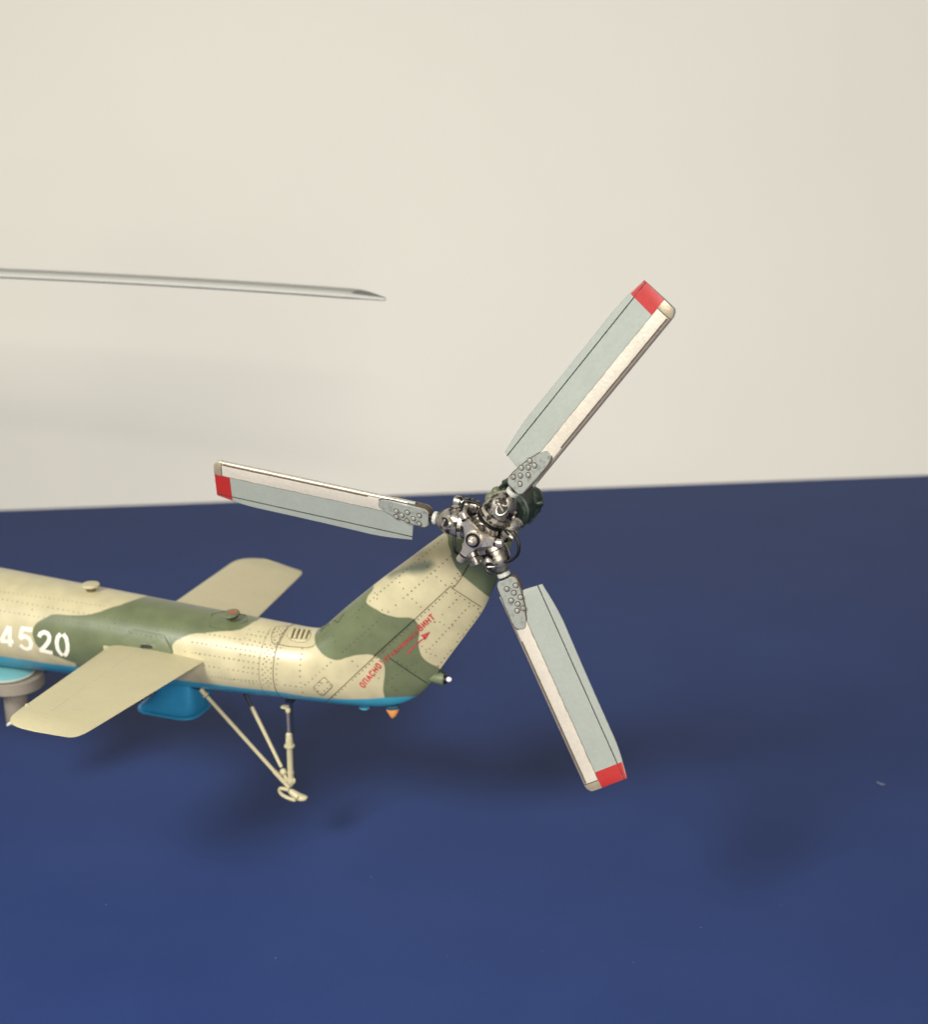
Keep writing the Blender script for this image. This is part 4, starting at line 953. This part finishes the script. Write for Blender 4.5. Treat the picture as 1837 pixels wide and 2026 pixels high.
for j in range(len(ts) - 1):
    for i in range(12): fs.append((j * 12 + i, j * 12 + (i + 1) % 12, (j + 1) * 12 + (i + 1) % 12, (j + 1) * 12 + i))
fs += [tuple(range(11, -1, -1)), tuple((len(ts) - 1) * 12 + i for i in range(12))]
mbl = MB().add(vs, fs).build('main_rotor_blade', 'main_blade', heli, angle=50, label='long thin grey main rotor blade seen edge-on above the boom')

sk_ = MB().ell((0, 0, 0), .085, .05, .03, 10, 6).build('crumb', 'black'); sk_.location = (SPECK[0], SPECK[1], ZF + .012)
sk_['label'] = 'tiny dark crumb on the blue sheet behind the tail boom'; sk_['category'] = 'crumb'
lt = MB().tube([(-.08, .07, 0), (-.02, -.02, .02), (.06, -.05, .01), (.12, .0, 0)], .009, 6).build('lint_fibre', paint('pale_fibre', (.34, .34, .38), .7, .05, bmp=0)); lt.location = (LINT[0], LINT[1], ZF + .008)
lt['label'] = 'short pale curved lint fibre on the blue sheet at the right'; lt['category'] = 'fibre'
st = MB(); vs = []; fs = []; tt = [t for t in ts if .05 < t < .985]
for t in tt:
    S = mb_section(t, 0)
    for i in (3, 4, 5, 6): vs.append(S[i] + Vector((0, 0, .006)))
for j in range(len(tt) - 1):
    for k in range(3): fs.append((j * 4 + k, j * 4 + k + 1, (j + 1) * 4 + k + 1, (j + 1) * 4 + k))
st.add(vs, fs).build('trailing_panel', 'main_blade_dark', mbl)
vs = []; fs = []
tt = [t for t in ts if t >= .968]
for t in tt:
    S = mb_section(t, 0)
    for i in (2, 3, 4, 5): vs.append(S[i] + Vector((0, 0, .010)))
for j in range(len(tt) - 1):
    for k in range(3): fs.append((j * 4 + k, j * 4 + k + 1, (j + 1) * 4 + k + 1, (j + 1) * 4 + k))
MB().add(vs, fs).build('blade_tip_light', paint('dark_tip_grey', (.07, .075, .08), .4, .05), mbl)

# fuselage: plain body that carries the boom, the mast and the wheels
FS = [(-18.6, -4.12, 1.40, 1.40), (-19.6, -4.25, 1.62, 1.65), (-21.0, -4.6, 2.1, 2.3), (-22.6, -4.95, 2.7, 2.95), (-24.5, -5.1, 3.2, 3.15), (-28, -5.15, 3.5, 3.25),
      (-36, -5.15, 3.55, 3.25), (-44, -5.15, 3.5, 3.2), (-48, -5.25, 3.3, 3.0), (-50.5, -5.5, 2.7, 2.45), (-52.2, -5.8, 1.6, 1.5), (-52.8, -5.95, .5, .5)]
vs = []; fs = []; n = 48
for x, z, w, h in FS:
    for i in range(n):
        t = 2 * math.pi * i / n; c, s_ = math.cos(t), math.sin(t)
        e = .8
        vs.append((x, w * math.copysign(abs(c) ** e, c), z + h * math.copysign(abs(s_) ** e, s_)))
for j in range(len(FS) - 1):
    for i in range(n):
        i2 = (i + 1) % n; fs.append((j * n + i, j * n + i2, (j + 1) * n + i2, (j + 1) * n + i))
fs += [tuple(range(n - 1, -1, -1)), tuple((len(FS) - 1) * n + i for i in range(n))]
fu = MB().add(vs, fs).build('fuselage', 'camo', heli, angle=60)
store_simple = fu.data.attributes.new('camo', 'FLOAT', 'POINT')
for i, v in enumerate(fu.data.vertices): store_simple.data[i].value = math.sin(v.co.x * .55 + v.co.z * .5) * 1.2 - .3
ov_ = fu.data.attributes.new('overspray_shade', 'FLOAT', 'POINT')
for i in range(len(fu.data.vertices)): ov_.data[i].value = -9.0
bl_ = fu.data.attributes.new('belly', 'FLOAT', 'POINT')
for i, v in enumerate(fu.data.vertices): bl_.data[i].value = -6.2 - v.co.z - .06 * (v.co.x + 19)
for s in (-1, 1):
    MB().prism(rounded([(-3.5, -.9), (3.0, -.9), (3.0, .9), (-3.5, .9)], .5), (-33, s * 3.42, -4.2), (1, 0, 0), (0, 0, 1), (0, s, 0), -.3, .12, .04).build('cabin_door', 'green', fu)
    for k in range(5):
        MB().lathe((-41 + 2.6 * k, s * 3.25, -4.0), (0, s, 0), [(-.2, .55), (.24, .55), (.27, .5)], 28).build('window', 'glass_dark', fu)
cw = MB(); vs = []; fs = []
for x, w, h in ((-24, .9, .4), (-26, 1.7, 1.6), (-30, 2.0, 2.3), (-37, 2.0, 2.4), (-42, 1.8, 2.0), (-43.5, 1.2, 1.2)):
    for i in range(24):
        t = 2 * math.pi * i / 24; vs.append((x, w * math.cos(t), -2.2 + h * math.sin(t)))
for j in range(5):
    for i in range(24): fs.append((j * 24 + i, j * 24 + (i + 1) % 24, (j + 1) * 24 + (i + 1) % 24, (j + 1) * 24 + i))
fs += [tuple(range(23, -1, -1)), tuple(120 + i for i in range(24))]
MB().add(vs, fs).build('engine_cowling', 'green', heli, angle=60)
MB().lathe((-36, 0, -.2), (0, 0, 1), [(0, 1.0), (.6, .7), (2.4, .4), (3.4, .42), (3.5, .75), (4.0, .75), (4.15, .5), (4.3, .2)], 28).build('rotor_mast', 'dark_metal', heli)
MB().cyl(HB + Vector((0, 0, .15)), HB + Vector((0, 0, .15)) + ex * 1.6, .28, 18).build('blade_grip', 'dark_metal', heli)
for x, ys, r in ((-26.5, (-6.2, 6.2), 1.15), (-46.5, (-.55, .55), .75)):
    for y in ys:
        w_ = .45 if r > 1 else .3
        wh = MB().lathe((x, y - w_, ZF + r), (0, 1, 0), [(0, r * .55), (.05, r * .85), (.18, r * .98), (w_, r), (2 * w_ - .18, r * .98), (2 * w_ - .05, r * .85), (2 * w_, r * .55)], 40).build('wheel', 'rubber', heli)
        MB().lathe((x, y - w_ - .02, ZF + r), (0, 1, 0), [(0, r * .2), (.02, r * .5), (2 * w_ + .02, r * .5), (2 * w_ + .04, r * .2)], 28).build('wheel_hub', 'grey_drum', wh)
        if r > 1:
            MB().tube([(x, y, ZF + r), (x + .3, y * .84, -4.2)], .16, 12).build('gear_strut', 'cream', heli)
            MB().tube([(x, y, ZF + r), (x - .8, y * .5, -7.0)], .13, 12).build('gear_brace', 'cream', heli)
            MB().box((x + .3, y * .68, -4.3), (.6, 2.4, .4), bev=.08).build('gear_mount', 'cream', heli)
        else:
            MB().tube([(x, y, ZF + r), (x, 0, ZF + r)], .12, 10).build('axle', 'cream', wh)
MB().cyl((-46.5, 0, ZF + .75), (-46.4, 0, -7.4), .22, 16).build('nose_gear_leg', 'cream', heli)
